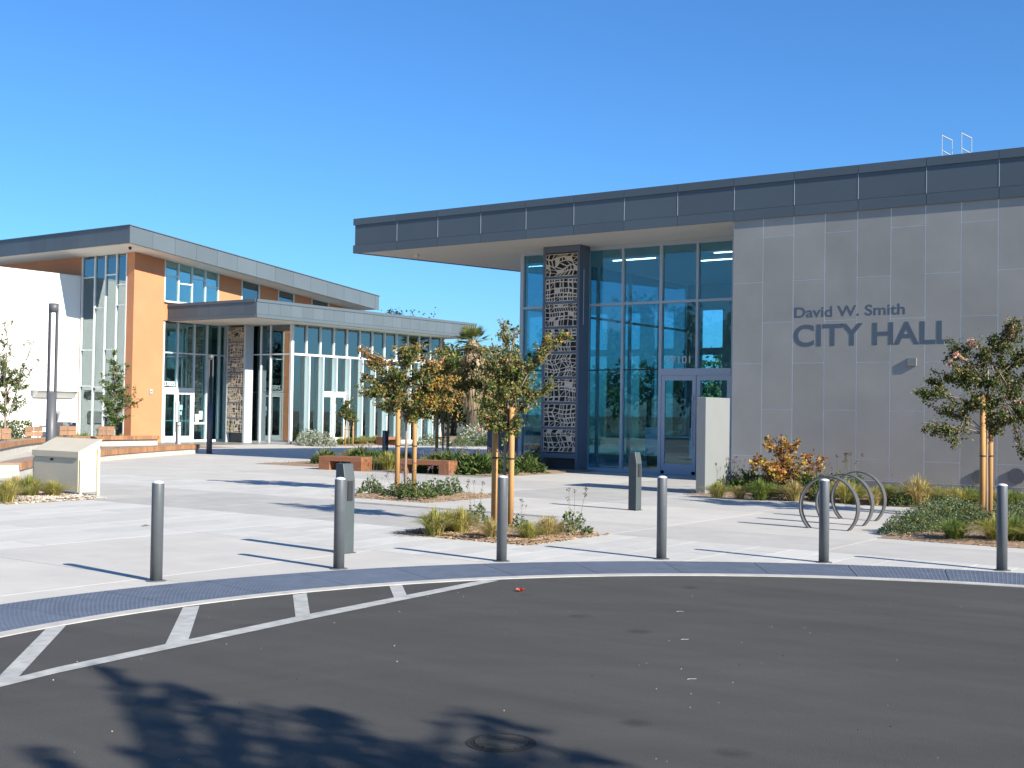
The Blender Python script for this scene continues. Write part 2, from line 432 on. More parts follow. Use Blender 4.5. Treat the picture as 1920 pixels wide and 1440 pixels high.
# asphalt: disc of the turning circle and the road on the camera side
pts = [pol(R_ASPH, a) for a in arc]
e0 = pol(R_ASPH, A1); e1 = pol(R_ASPH, A0)
poly = pts + [(e0[0] + 6, e0[1] - 18), (e0[0] + 6, -120), (120, -120), (120, e1[1] - 30), (e1[0] + 12, e1[1] - 14)]
am = MB()
n = len(poly)
am.v = [(p[0], p[1], 0.010) for p in poly] + [(CX + 2, CY - 6, 0.010)]
for i in range(n):
    am.f.append((n, i, (i + 1) % n)); am.m.append(0)
road = tag(am.build('road', M_['asphalt']), 'dark grey asphalt road of the turning circle', kind='structure')
gm = MB()
for _ in range(110):
    p = gnd(rng.uniform(-100, 2020), 1110 + 340 * rng.random() ** 1.3)
    if math.hypot(p.x - CX, p.y - CY) > R_ASPH - .1 and p.y > CY - 3: continue
    q = rng.uniform(.0015, .005); a = rng.uniform(0, 3)
    c_, s_ = math.cos(a) * q, math.sin(a) * q
    gm.hexa([(p.x - c_, p.y - s_, .010), (p.x + s_, p.y - c_, .010), (p.x + c_, p.y + s_, .010), (p.x - s_, p.y + c_, .010)] + [(p.x - c_ * .6, p.y - s_ * .6, .010 + q), (p.x + s_ * .6, p.y - c_ * .6, .010 + q), (p.x + c_ * .6, p.y + s_ * .6, .010 + q), (p.x - s_ * .6, p.y + c_ * .6, .010 + q)], rng.randrange(3))
tag(gm.build('grit', [M_['pebble'], M_['chip'], M_['iron']], road), kind='stuff')
kerb = MB()
for i in range(len(arc) - 1):
    a, b = arc[i], arc[i + 1]
    p = [pol(R_ASPH - 0.004, a), pol(R_ASPH - 0.004, b), pol(R_KERB, b), pol(R_KERB, a)]
    kerb.quad((*p[0], 0.017), (*p[3], 0.019), (*p[2], 0.019), (*p[1], 0.017))
    kerb.quad((*p[0], -0.03), (*p[0], 0.017), (*p[1], 0.017), (*p[1], -0.03))
tag(kerb.build('kerb', M_['kerb']), 'narrow pale flush concrete kerb around the turning circle', kind='structure')
# tactile strip: panels with truncated domes
tact = tag(thing('tactile_strip', (*pol(7.2, 130), 0), 'curved blue grey strip of domed tactile panels along the kerb', 'paving'), kind='structure')
del tact['category']
NP = 22
for i in range(NP):
    a0 = A0 + (A1 - A0) * i / NP; a1 = A0 + (A1 - A0) * (i + 1) / NP
    g = 0.03
    pm = MB()
    K = 6
    for k in range(K):
        b0 = a0 + g + (a1 - a0 - 2 * g) * k / K; b1 = a0 + g + (a1 - a0 - 2 * g) * (k + 1) / K
        q = [pol(R_KERB + 0.006, b0), pol(R_KERB + 0.006, b1), pol(R_TACT, b1), pol(R_TACT, b0)]
        pm.hexa([(*q[0], 0.0), (*q[1], 0.0), (*q[2], 0.0), (*q[3], 0.0), (*q[0], 0.016), (*q[1], 0.016), (*q[2], 0.016), (*q[3], 0.016)])
        # hexa expects counter-clockwise bottom ring
    po = pm.build('tactile_panel', M_['tactile'], tact)
    dm = MB()
    if 84 < (a0 + a1) / 2 < 206:
        nr = 18
        na = 22
        for r_ in range(nr):
            rr = R_KERB + 0.035 + (R_TACT - R_KERB - 0.06) * r_ / (nr - 1)
            for j in range(na):
                aa = a0 + 0.18 + (a1 - a0 - 0.36) * j / (na - 1)
                c = pol(rr, aa)
                s1, s2, h = 0.0105, 0.006, 0.0034
                n0 = len(dm.v)
                for (s_, z_) in ((s1, 0.0155), (s2, 0.0155 + h)):
                    for t in range(6):
                        dm.v.append((c[0] + s_ * math.cos(t * math.pi / 3), c[1] + s_ * math.sin(t * math.pi / 3), z_))
                for t in range(6):
                    dm.f.append((n0 + t, n0 + (t + 1) % 6, n0 + 6 + (t + 1) % 6, n0 + 6 + t)); dm.m.append(0)
                dm.f.append(tuple(n0 + 6 + t for t in range(6))); dm.m.append(0)
        tag(dm.build('domes', M_['tactile'], po), kind='stuff')

# slabs and pavers (each a piece of the plaza)
slab_cache = {}
def slab_mesh(w, h, key, m, t=0.0035):
    k = (round(w, 3), round(h, 3), key)
    if k not in slab_cache:
        slab_cache[k] = B(0, w, 0, h, -0.02, t).mesh('slab', m)
    return slab_cache[k]
def inside_road(x, y):
    return math.hypot(x - CX, y - CY) < R_KERB - 0.1 or (y < 3.0 and x > -6) or (x > 3.5 and y < 11)
nslab = 0
def slabs(x0, x1, y0, y1, nx, ny, key):
    global nslab
    w = (x1 - x0) / nx; h = (y1 - y0) / ny; g = 0.013
    for i in range(nx):
        for j in range(ny):
            ax, ay = x0 + i * w, y0 + j * h
            if all(inside_road(px, py) for px in (ax, ax + w / 2, ax + w) for py in (ay, ay + h / 2, ay + h)): continue
            link('slab', slab_mesh(w - g, h - g, key, M_[key]), plaza, (ax + g / 2, ay + g / 2, 0))
            nslab += 1
slabs(-12.8, -0.2, -2.0, 10.8, 4, 4, 'conc')
slabs(-0.2, 12.4, 10.8, 14.45, 4, 1, 'conc')
slabs(-8.6, 12.4, 14.45, 16.05, 7, 1, 'conc_grey')
slabs(-10.6, -8.6, 14.3, 16.05, 1, 1, 'conc_grey')
slabs(-8.6, 12.4, 16.05, 19.6, 7, 1, 'conc')
slabs(-14.9, -8.6, 16.05, 19.6, 2, 1, 'conc')
slabs(-14.9, -11.8, 19.6, 29.9, 1, 3, 'conc_dark')
slabs(-11.8, 12.4, 19.6, 23.2, 8, 1, 'conc_grey')
slabs(-18.5, -10.6, 13.25, 16.35, 3, 1, 'conc_dark')
slabs(-24.7, -18.5, 13.25, 16.35, 2, 1, 'conc_grey')
slabs(-31.0, -12.8, -2.0, 2.0, 4, 1, 'conc_grey')
slabs(-31.0, -14.9, 18.8, 22.0, 5, 1, 'conc')
slabs(-31.0, -24.7, 13.25, 18.8, 2, 2, 'conc')
slabs(-24.7, -14.9, 22.0, 24.6, 3, 1, 'conc_grey')
slabs(-18.4, -14.9, 24.6, 29.9, 1, 2, 'conc')
slabs(-37.2, -24.7, 22.0, 28.2, 4, 2, 'conc')
slabs(-37.2, -31.0, 2.0, 22.0, 2, 6, 'conc')
slabs(-43.4, -37.2, 5.0, 28.2, 2, 7, 'conc')
slabs(-49.6, -43.4, 8.0, 28.2, 2, 6, 'conc')
slabs(-46.6, -27.5, 28.2, 37.6, 6, 3, 'conc')
slabs(-46.6, -42.0, 37.6, 41.1, 2, 1, 'conc_grey')
slabs(-42.0, -27.5, 37.6, 58.0, 5, 6, 'conc')
# pale narrow pavers in bands
def pavers(x0, x1, y0, y1, w, l):
    nx = round((x1 - x0) / w); g = 0.006
    w = (x1 - x0) / nx
    for i in range(nx):
        ny = max(1, round((y1 - y0) / l))
        ll = (y1 - y0) / ny
        off = [0.0, 0.5][i % 2]
        cuts = [y0] + [y0 + (k + off + rng.uniform(-0.08, 0.08)) * ll for k in range(ny + 1) if y0 + 0.25 < y0 + (k + off) * ll < y1 - 0.25] + [y1]
        for a, b in zip(cuts[:-1], cuts[1:]):
            if inside_road(x0 + (i + .5) * w, (a + b) / 2) and inside_road(x0 + (i + .5) * w, b): continue
            me = slab_mesh(w - g, 1.0, 'pv', M_['paver'])
            o = link('paver', me, band, (x0 + i * w + g / 2 - band.location.x, a + g / 2 - band.location.y, 0))
            o.scale = (1, b - a - g, rng.uniform(0.85, 1.2))
def paved_band(label, loc):
    b = bpy.data.objects.new('paver_band', None); COL.objects.link(b); b.location = loc
    return tag(b, label, kind='structure')
band = paved_band('pale narrow pavers behind the row of bollards', (-9, 12, 0))
pavers(-8.6, -0.2, 10.8, 14.45, 0.45, 1.25)
pavers(-12.8, -8.6, 10.8, 13.25, 0.45, 1.25)
pavers(-10.6, -8.6, 13.25, 14.3, 0.5, 1.25)
band = paved_band('pale pavers left of the concrete slabs near the grass bed', (-16, 8, 0))
pavers(-24.7, -12.8, 2.0, 13.25, 0.62, 2.4)
band = paved_band('pale pavers crossing the plaza beyond the young trees', (-20, 17.5, 0))
pavers(-24.7, -14.9, 16.35, 18.8, 0.5, 1.25)
# road markings
def strip(pts_px, z=0.0122):
    w = [gnd(*p, z) for p in pts_px]
    m = MB(); m.v = [tuple(p) for p in w]; m.f = [tuple(range(len(w)))]; m.m = [0]
    return m
def marking(pts_px, label):
    o = strip(pts_px).build('road_marking', M_['paint'])
    tag(o, label, kind='structure')
# long edge line as a curve through pixels (lower and upper edge)
low = [(-90, 1312), (0, 1288), (110, 1261), (330, 1214), (575, 1162), (765, 1123), (935, 1088.5)]
upp = [(-90, 1300), (0, 1277), (110, 1250), (330, 1203.5), (575, 1152), (765, 1115), (905, 1087.5)]
em = MB()
for i in range(len(low) - 1):
    em.quad(gnd(*low[i], .0145), gnd(*low[i+1], .0145), gnd(*upp[i+1], .0145), gnd(*upp[i], .0145))
tag(em.build('road_marking', M_['paint']), 'long thin white painted line running out to the kerb', kind='structure')
marking([(-60, 1310), (0, 1284), (32, 1272), (128, 1168), (92, 1173), (-8, 1274)], 'diagonal white stripe farthest from where the line meets the kerb')
marking([(308, 1212), (352, 1203), (374, 1135.5), (343, 1139)], 'white hatch stripe on the asphalt, widest slanting one')
marking([(555, 1163), (582, 1157), (575, 1112), (549, 1115)], 'short white hatch stripe crossing to the kerb')
marking([(741, 1126), (765, 1121), (754, 1096.5), (730, 1098.5)], 'shortest white hatch stripe near the tip of the line')
# planting beds
def bed(x0, x1, y0, y1, label, m='mulch', chips=0, nx=10, ny=8, peb=False):
    mb = MB()
    r2 = random.Random(int(x0 * 100) & 0xffff)
    for j in range(ny + 1):
        for i in range(nx + 1):
            e = min(i, nx - i, j, ny - j)
            z = 0.008 if e == 0 else 0.03 + r2.uniform(0, 0.03)
            jx = r2.uniform(-.04, .04) if e else r2.uniform(-.012, .012)
            jy = r2.uniform(-.04, .04) if e else r2.uniform(-.012, .012)
            mb.v.append((x0 + (x1 - x0) * i / nx + jx, y0 + (y1 - y0) * j / ny + jy, z))
    for j in range(ny):
        for i in range(nx):
            a = j * (nx + 1) + i
            mb.f.append((a, a + 1, a + nx + 2, a + nx + 1)); mb.m.append(0)
    o = tag(mb.build('planting_bed', M_[m]), label, kind='structure')
    if chips:
        cm = MB()
        for _ in range(chips):
            x = r2.uniform(x0 - 0.06, x1 + 0.06); y = r2.uniform(y0 - 0.06, y1 + 0.06)
            e = min(x - x0, x1 - x, y - y0, y1 - y)
            z = 0.014 if e < 0.05 else 0.045
            a = r2.uniform(0, 6.28); l = r2.uniform(0.012, 0.04); w = r2.uniform(0.006, 0.016)
            if peb:
                l = r2.uniform(0.012, 0.034); w = l * r2.uniform(.6, 1)
            ca, sa = math.cos(a), math.sin(a); tz = r2.uniform(-.012, .012)
            t = 0.012 if peb else 0.005
            cm.hexa([(x - ca*l + sa*w, y - sa*l - ca*w, z - tz), (x + ca*l + sa*w, y + sa*l - ca*w, z + tz), (x + ca*l - sa*w, y + sa*l + ca*w, z + tz), (x - ca*l - sa*w, y - sa*l + ca*w, z - tz),
                     (x - (ca*l - sa*w)*.7, y - (sa*l + ca*w)*.7, z + t - tz), (x + (ca*l + sa*w)*.7, y + (sa*l - ca*w)*.7, z + t + tz), (x + (ca*l - sa*w)*.7, y + (sa*l + ca*w)*.7, z + t + tz), (x - (ca*l + sa*w)*.7, y - (sa*l - ca*w)*.7, z + t - tz)], r2.randrange(3))
        tag(cm.build('pebbles' if peb else 'bark_chips', [M_['pebble'], M_['conc'], M_['chip']] if peb else [M_['chip'], M_['bark'], L['tan']], o), kind='stuff')
    return o
BED1 = (-10.75, -8.62, 12.5, 14.35)
BEDM = (-16.25, -13.95, 17.05, 19.5)
BEDR = (-5.62, 2.0, 16.6, 21.0)
BEDW = (-11.85, 3.0, 22.85, 27.9)
BEDC = (-27.5, -18.35, 25.45, 32.0)
BEDL = (-24.0, -18.55, 11.75, 13.55)
bed(*BED1, 'square mulch bed with grasses behind the bollards', chips=1500)
bed(*BEDM, 'mulch bed at the foot of the twin staked tree before the benches', chips=1000)
bed(*BEDR, 'mulch bed with low shrubs around the staked tree before the grey wall', chips=2500, nx=20, ny=12)
bed(*BEDW, 'long bark mulch bed along the foot of the grey panel wall', chips=2200, nx=40, ny=14)
bed(*BEDC, 'planting bed behind the wooden benches', chips=800, nx=24, ny=16)
bed(*BEDL, 'gravel strip with grass tufts beside the cream box', 'pebble', chips=3000, nx=20, peb=True)
bed(-41.9, -38.7, 40.2, 46.5, 'narrow planting bed along the foot of the glazed library wing', chips=0)
bed(-54.0, -39.5, 28.6, 35.5, 'planting bed behind the curved bench', chips=0)
bed(-60, -20, 54.5, 74, 'rough planted ground between the two buildings', chips=0, nx=30, ny=20)

# ------------------------------------------------------------------ text
def text_mesh(body, size=1.0, extrude=0.02, offset=0.0):
    cu = bpy.data.curves.new('txt', 'FONT')
    cu.body = body; cu.size = size; cu.extrude = extrude; cu.offset = offset
    cu.resolution_u = 8
    o = bpy.data.objects.new('txt', cu); COL.objects.link(o)
    bpy.context.view_layer.update()
    dg = bpy.context.evaluated_depsgraph_get()
    me = bpy.data.meshes.new_from_object(o.evaluated_get(dg))
    bpy.data.objects.remove(o); bpy.data.curves.remove(cu)
    return me
def mesh_bounds(me):
    xs = [v.co.x for v in me.vertices]; ys = [v.co.y for v in me.vertices]
    return min(xs), max(xs), min(ys), max(ys)
def lettering(parent, body, org, width, height, m, extrude, offset, axis='X', capref='H', name='letter'):
    """one mesh per letter, laid along +X (facing -Y) or along +Y (facing +X); org = lower left corner in world"""
    hb = mesh_bounds(text_mesh(capref, 1, 0.01, offset))
    sy = height / (hb[3])
    ib = mesh_bounds(text_mesh('I', 1, 0.01, offset))
    def adv(s):
        return mesh_bounds(text_mesh(s + 'I', 1, 0.01, offset))[1] - ib[1] if s else 0.0
    first = mesh_bounds(text_mesh(body, 1, 0.01, offset))
    sx = width / (first[1] - first[0])
    for i, c in enumerate(body):
        if c == ' ': continue
        me = text_mesh(c, 1, 0.5, offset)
        me.materials.clear(); me.materials.append(m)
        ax = adv(body[:i]) - first[0]
        for v in me.vertices:
            x = (v.co.x + ax) * sx; y = v.co.y * sy; d = v.co.z * 2 * extrude
            if axis == 'X': v.co = (org[0] + x, org[1] - d, org[2] + y)
            else: v.co = (org[0] + d, org[1] + x, org[2] + y)
        me.update()
        link(name, me, parent)

# ------------------------------------------------------------------ cut metal screens
def screen_panel(w, h, nx, ny, seed, th=0.014):
    r = random.Random(seed)
    mb = MB()
    style = seed % 4
    def cuts(n):
        c = [0.0]
        for _ in range(n): c.append(c[-1] + r.uniform(0.6, 1.5))
        return [x / c[-1] for x in c]
    us, vs = cuts(nx), cuts(ny)
    sh = r.uniform(-.35, .35); am = r.uniform(.03, .09); ph = r.uniform(0, 6)
    def P(i, j):
        u, v = us[i], vs[j]
        e = min(u, 1 - u) * 4; e = min(e, 1); g = min(v, 1 - v) * 4; g = min(g, 1)
        if style == 0: du, dv = am * math.sin(v * 6 + ph), am * math.sin(u * 5 + ph)
        elif style == 1: du, dv = sh * (v - .5) * .6, am * 1.6 * math.sin(u * math.pi)
        elif style == 2:
            a = math.atan2(v - .5, u - .5); du, dv = -am * math.sin(a) * 2, am * math.cos(a) * 2
        else: du, dv = sh * (v - .5), -sh * .5 * (u - .5)
        du += r_j[i][j][0]; dv += r_j[i][j][1]
        return ((u + du * e * g) * w, (v + dv * e * g) * h)
    r_j = [[(r.uniform(-.02, .02), r.uniform(-.02, .02)) for _ in range(ny + 1)] for _ in range(nx + 1)]
    def cell(poly, bar):
        cx = sum(p[0] for p in poly) / len(poly); cy = sum(p[1] for p in poly) / len(poly)
        k = len(poly)
        inn = []
        for p in poly:
            d = math.hypot(p[0] - cx, p[1] - cy)
            t = max(0.0, 1 - bar / max(d, 1e-4))
            inn.append((cx + (p[0] - cx) * t, cy + (p[1] - cy) * t))
        for i in range(k):
            j = (i + 1) % k
            for y in (0.0, th):
                q = [(poly[i][0], y, poly[i][1]), (poly[j][0], y, poly[j][1]), (inn[j][0], y, inn[j][1]), (inn[i][0], y, inn[i][1])]
                if y: q.reverse()
                mb.quad(*q)
            mb.quad((inn[i][0], 0, inn[i][1]), (inn[j][0], 0, inn[j][1]), (inn[j][0], th, inn[j][1]), (inn[i][0], th, inn[i][1]))
    for i in range(nx):
        for j in range(ny):
            q = [P(i, j), P(i + 1, j), P(i + 1, j + 1), P(i, j + 1)]
            t = r.random()
            bar = 0.021
            if t < 0.08:
                for y in (0.0, th): mb.quad(*[(p[0], y, p[1]) for p in q])
            elif t < 0.3:
                cell([q[0], q[1], q[2]], bar); cell([q[0], q[2], q[3]], bar)
            elif t < 0.5:
                m1 = ((q[0][0] + q[1][0]) / 2, (q[0][1] + q[1][1]) / 2); m2 = ((q[2][0] + q[3][0]) / 2, (q[2][1] + q[3][1]) / 2)
                cell([q[0], m1, m2, q[3]], bar); cell([m1, q[1], q[2], m2], bar)
            elif t < 0.62:
                # hexagonal hole
                c = [((q[k][0] * 2 + q[(k+1) % 4][0]) / 3, (q[k][1] * 2 + q[(k+1) % 4][1]) / 3) for k in range(4)]
                pp = []
                for k in range(4):
                    pp.append(q[k]); pp.append(((q[k][0] + q[(k+1) % 4][0]) / 2, (q[k][1] + q[(k+1) % 4][1]) / 2))
                cell(pp, bar * 1.5)
            else:
                cell(q, bar)
    return mb
def put_screens(parent, x0, x1, y, z0, z1, rows, nx, ny, seed):
    h = (z1 - z0) / rows
    for k in range(rows):
        mb = screen_panel(x1 - x0, h - 0.075, nx, ny, seed + k)
        mb.v = [(x0 + a, y + b, z0 + k * h + c + 0.0375) for a, b, c in mb.v]
        mb.build('screen_panel', M_['screen'], parent)
        if k: B(x0, x1, y + 0.004, y + 0.05, z0 + k * h - 0.034, z0 + k * h + 0.034).build('screen_rail', M_['navy'], parent)

# ------------------------------------------------------------------ city hall
city = thing('city_hall', (-13.0, 29.0, 0), 'grey panelled city hall with deep dark roof fascia and tall glazed entrance', 'building')
GW = -13.13          # left edge of the grey wall
PW = 0.7875
wallp = B(GW, 4.2, 27.9035, 41.0, 0.0, 6.52).build('wall', M_['panel_joint'], city)
for k in range(21):
    x0 = GW + k * PW
    js = [0.2, 0.68, 2.94, 4.93, 6.5] if k % 2 == 0 else [0.2, 1.82, 3.94, 6.03, 6.5]
    for a, b in zip(js[:-1], js[1:]):
        dy = rng.uniform(0, 0.002)
        B(x0 + 0.008, x0 + PW - 0.008, 27.90 - dy * .5, 27.905, a + 0.006, b - 0.006).build('wall_panel', M_['panel'], wallp)
# left reveal panel of the wall
B(GW - 0.012, GW, 27.905, 30.2, 0.2, 6.5).build('wall_panel', M_['panel'], wallp)
B(GW - 0.004, 4.2, 27.898, 27.93, 0.0, 0.192).build('plinth', M_['plinth'], city)
# roof
def xl(y): return -25.84 + (y - 27.75) * 0.266
roofpoly = [(xl(27.90), 27.90), (4.4, 27.90), (4.4, 42.0), (xl(42.0), 42.0)]
roof = MB().prism(roofpoly, 6.53, 7.47).build('roof', M_['fascia'], city)
MB().prism([(xl(27.9) + .12, 27.94), (4.3, 27.94), (4.3, 41.9), (xl(41.9) + .12, 41.9)], 6.495, 6.526).build('soffit', M_['soffit'], roof)
FP = 1.575
edges = [xl(27.75)] + [GW + 0.02 + FP * k for k in range(-7, 12)]
edges = [edges[0]] + [e for e in edges[1:] if e > edges[0] + 0.3]
for i in range(len(edges) - 1):
    a, b = edges[i], edges[i + 1]
    g = 0.005
    l_ = a if i else a
    B(l_ + g, b - g, 27.862, 27.902, 6.745, 7.355).build('fascia_panel', M_['fascia'], roof)
    B((a - 0.06 if i == 0 else a) + g, b - g, 27.838, 27.903, 7.36, 7.56).build('coping', M_['fascia'], roof)
    B((a - 0.07 if i == 0 else a) + g, b - g, 27.855, 27.903, 6.49, 6.738).build('lower_trim', M_['fascia'], roof)
side = MB()
for (z0, z1, o_) in ((7.36, 7.56, 0.06), (6.49, 6.738, 0.07), (6.745, 7.355, 0.0)):
    side.prism([(xl(27.91) - o_, 27.91), (xl(27.91) + .02, 27.91), (xl(42) + .02, 42.0), (xl(42) - o_, 42.0)], z0, z1)
side.build('end_fascia', M_['fascia'], roof)
# seams visible as thin light lines: standing joint covers
for e in edges[1:-1]:
    B(e - 0.006, e + 0.006, 27.858, 27.90, 6.75, 7.35).build('joint_cover', M_['frame'], roof)
# small loudspeaker on soffit
MB().lathe((-24.3, 29.0, 6.40), [(0.05, 0.0), (0.075, 0.03), (0.075, 0.1)], 12).build('soffit_light', M_['soffit'], roof)
# glazing of the front
GY = 30.15
glz = B(-21.16, -13.13, GY - 0.02, GY + 0.12, 0.0, 0.11).build('sill_frame', M_['door_blue'], city)
B(-21.16, -13.13, GY - 0.02, GY + 0.12, 6.37, 6.494).build('head_frame', M_['frame'], city)
mx = [-21.1, -19.93, -18.78, -17.6, -16.37, -15.245, -14.17]
def mull(x, z0, z1, w=0.035):
    B(x - w, x + w, GY - 0.03, GY + 0.11, z0, z1).build('mullion', M_['frame'], city)
mull(-21.1, 0.112, 6.368, 0.06); mull(-19.93, 0.112, 6.368); mull(-18.78, 0.112, 6.368, 0.05)
mull(-17.6, 0.112, 6.368); mull(-16.37, 0.112, 6.368, 0.045); mull(-15.245, 2.94, 6.368); mull(-14.17, 0.112, 6.368, 0.045)
ends = mx + [-13.16]
for i in range(len(ends) - 1):
    a, b = ends[i] + 0.036, ends[i + 1] - 0.036
    if i == 1: continue
    B(a, b, GY - 0.024, GY + 0.10, 4.755, 4.825).build('transom', M_['frame'], city)
    B(a, b, GY + 0.035, GY + 0.043, 4.826, 6.369).build('pane', M_['glass'], city)
    B(a, b, GY + 0.035, GY + 0.043, 2.93, 4.754).build('pane', M_['glass'], city)
    if i not in (4, 5):
        B(a, b, GY + 0.035, GY + 0.043, 0.112, 2.895).build('pane', M_['glass'], city)
        B(a, b, GY + 0.028, GY + 0.05, 2.896, 2.929).build('gasket', M_['gasket'], city)
# entrance doors
B(-16.324, -14.216, GY - 0.04, GY + 0.10, 2.75, 2.935).build('door_header', M_['door_blue'], city)
def leaf(x0, x1, z1, y, m, gm, parent, hx, lo=0.30):
    d = B(x0, x0 + 0.11, y, y + 0.05, 0.02, z1)
    d.box(x1 - 0.11, x1, y, y + 0.05, 0.02, z1)
    d.box(x0 + .11, x1 - .11, y + .001, y + 0.049, 0.02, lo)
    d.box(x0 + .11, x1 - .11, y + .001, y + 0.049, z1 - 0.14, z1)
    do = d.build('door', m, parent)
    B(x0 + .11, x1 - .11, y + 0.02, y + 0.03, lo, z1 - .14).build('pane', gm, do)
    h = MB().tube([(hx, y - 0.06, 0.75), (hx, y - 0.06, 2.2)], 0.016, 8)
    h.tube([(hx, y - 0.06, 0.85), (hx, y + 0.01, 0.85)], 0.01, 6).tube([(hx, y - 0.06, 2.1), (hx, y + 0.01, 2.1)], 0.01, 6)
    h.build('handle', M_['frame'], do)
    B(x0 + .11, x1 - .11, y + 0.03, y + 0.06, 1.02, 1.06).build('push_bar', M_['frame'], do)
leaf(-16.318, -15.255, 2.745, GY - 0.02, M_['door_blue'], M_['glass'], city, -15.33)
leaf(-15.235, -14.222, 2.745, GY - 0.02, M_['door_blue'], M_['glass'], city, -15.16)
# side glazing, back glazing and lobby inside
for k in range(6):
    y = 30.35 + k * 2.1
    B(-21.15, -21.05, y - 0.03, y + 0.03, 0.0, 6.494).build('mullion', M_['frame'], city)
    if k < 5:
        B(-21.105, -21.097, y + 0.032, y + 2.068, 0.02, 6.49).build('pane', M_['glass'], city)
        B(-21.14, -21.06, y + 0.031, y + 2.069, 4.755, 4.825).build('transom', M_['frame'], city)
B(-21.1, -13.2, 30.3, 41.0, 0.002, 0.02).build('lobby_floor', M_['int_floor'], city)
bw = MB()
xx = -21.1
while xx < -13.3:
    bw.box(xx, xx + 0.55, 40.9, 41.1, 0.0, 6.49); xx += 1.45
bw.box(-21.1, -13.2, 40.92, 41.08, 5.55, 6.489); bw.box(-21.1, -13.2, 40.92, 41.08, 3.9, 4.15); bw.box(-21.1, -13.2, 40.92, 41.08, 0.0, 0.7)
bw.build('rear_wall', M_['int_wall'], city)
B(-21.0, -13.2, 41.0, 41.008, 0.7, 5.55).build('pane', M_['glass'], city)
MB().tube([(-16.0, 36, 0.02), (-16.0, 36, 6.49)], 0.16, 16).build('lobby_column', M_['soffit'], city)
for (x, y) in ((-19.0, 33.2), (-16.6, 34.5), (-15.4, 33.0), (-14.6, 37.5)):
    lmx = bpy.data.materials.get('lit_strip')
    if not lmx:
        lmx, nt_, p_ = new_mat('lit_strip'); p_.inputs['Emission Color'].default_value = (1, .95, .85, 1); p_.inputs['Emission Strength'].default_value = 3.0
    B(x - .75, x + .75, y - 0.03, y + 0.03, 6.47, 6.494).build('ceiling_light_or_fill', lmx, city)
# screen column at the entrance
colm = B(-19.86, -18.78, 29.78, 30.08, 0.0, 6.494).build('screen_column', M_['int_dark'], city)
B(-19.95, -19.872, 29.55, 30.1, 0.0, 6.493).build('column_side', M_['navy'], colm)
B(-18.768, -18.69, 29.55, 30.1, 0.0, 6.493).build('column_side', M_['navy'], colm)
B(-19.871, -18.769, 29.56, 29.62, 6.3, 6.492).build('column_head', M_['navy'], colm)
B(-19.871, -18.769, 29.56, 29.62, 0.36, 0.5).build('column_foot', M_['navy'], colm)
put_screens(colm, -19.87, -18.77, 29.565, 0.5, 6.3, 8, 7, 5, 11)
B(-18.664, -18.652, 29.72, 29.75, 4.2, 5.8).build('wall_bracket', M_['frame'], colm)
# address above the doors
sg = thing('address_number', (-16.2, 30.1, 3.05), 'street number 37101 in pale figures above the city hall doors', 'sign')
lettering(sg, '37101', (-16.2, GY + 0.030, 3.08), 0.74, 0.20, M_['figure'], 0.004, 0.012, 'X', name='figure')
# wall sign
sg = thing('wall_sign', (-11.5, 27.9, 3.4), 'raised blue grey letters of the building name on the grey panel wall', 'sign')
lettering(sg, 'David W. Smith', (-11.52, 27.905, 4.035), 2.66, 0.245, M_['letter'], 0.007, 0.020, 'X')
lettering(sg, 'CITY HALL', (-11.53, 27.905, 3.355), 3.74, 0.50, M_['letter'], 0.009, 0.022, 'X')
# wall light and round fittings
t = thing('wall_light', (-8.68, 27.85, 2.84), 'square metal wall light casting a slanted shadow below the letters', 'lamp')
bevel(B(-8.79, -8.58, 27.855, 27.895, 2.84, 3.03).build('housing', M_['fixture'], t), 0.006)
B(-8.75, -8.62, 27.893, 27.905, 2.88, 2.99).build('back_plate', M_['frame'], t)
for k, (x, z, r_) in enumerate(((-7.2, 0.40, 0.145), (-6.42, 0.44, 0.17))):
    t = thing('round_wall_fitting', (x, 27.85, z - r_), ('round grey metal fitting low on the wall behind the tree stakes' if k == 0 else 'larger round grey metal fitting low on the wall past the tree stakes'), 'fitting', 'round fittings at the wall foot')
    def disc(y0, y1, rr):
        return MB().tube([(x, y0, z), (x, y1, z)], rr, 22)
    disc(27.865, 27.885, r_).build('cover', M_['bollard'], t)
    disc(27.884, 27.91, r_ * 0.55).build('neck', M_['bollard'], t)
# roof rails
t = thing('roof_ladder_rail', (-9.3, 33.2, 7.4), 'pair of cream roof ladder rails standing above the dark fascia', 'railing')
for x in (-9.53, -9.02):
    m = MB()
    for dy in (0.0, 0.55):
        m.tube([(x + dy * .2, 33.0 + dy, 7.4), (x + dy * .2, 33.0 + dy, 9.22 - dy * .1)], 0.010, 6)
    m.tube([(x, 33.0, 9.2), (x + .11, 33.55, 9.16)], 0.016, 6).tube([(x, 33.0, 8.80), (x + .11, 33.55, 8.74)], 0.016, 6)
    m.build('rail', M_['rail'], t)
t = thing('reception_desk', (-18.0, 34.2, 0.02), 'dark reception desk with pale panels inside the city hall lobby', 'desk')
B(-18.9, -16.9, 34.0, 34.6, 0.02, 1.0).build('counter', M_['int_dark'], t)
B(-18.95, -18.4, 33.96, 33.998, 0.35, 1.25).build('front_panel', M_['decal'], t)
B(-17.4, -16.85, 33.96, 33.998, 0.35, 1.25).build('front_panel', M_['decal'], t)
t = thing('utility_cabinet', (-23.6, 33.2, 0), 'dark blue low utility enclosure left of the city hall glass corner', 'cabinet')
bevel(B(-24.45, -22.3, 33.0, 34.2, 0.0, 1.12).build('body', M_['navy'], t), 0.01)
B(-24.5, -22.25, 32.96, 34.25, 1.12, 1.17).build('top', M_['navy'], t)

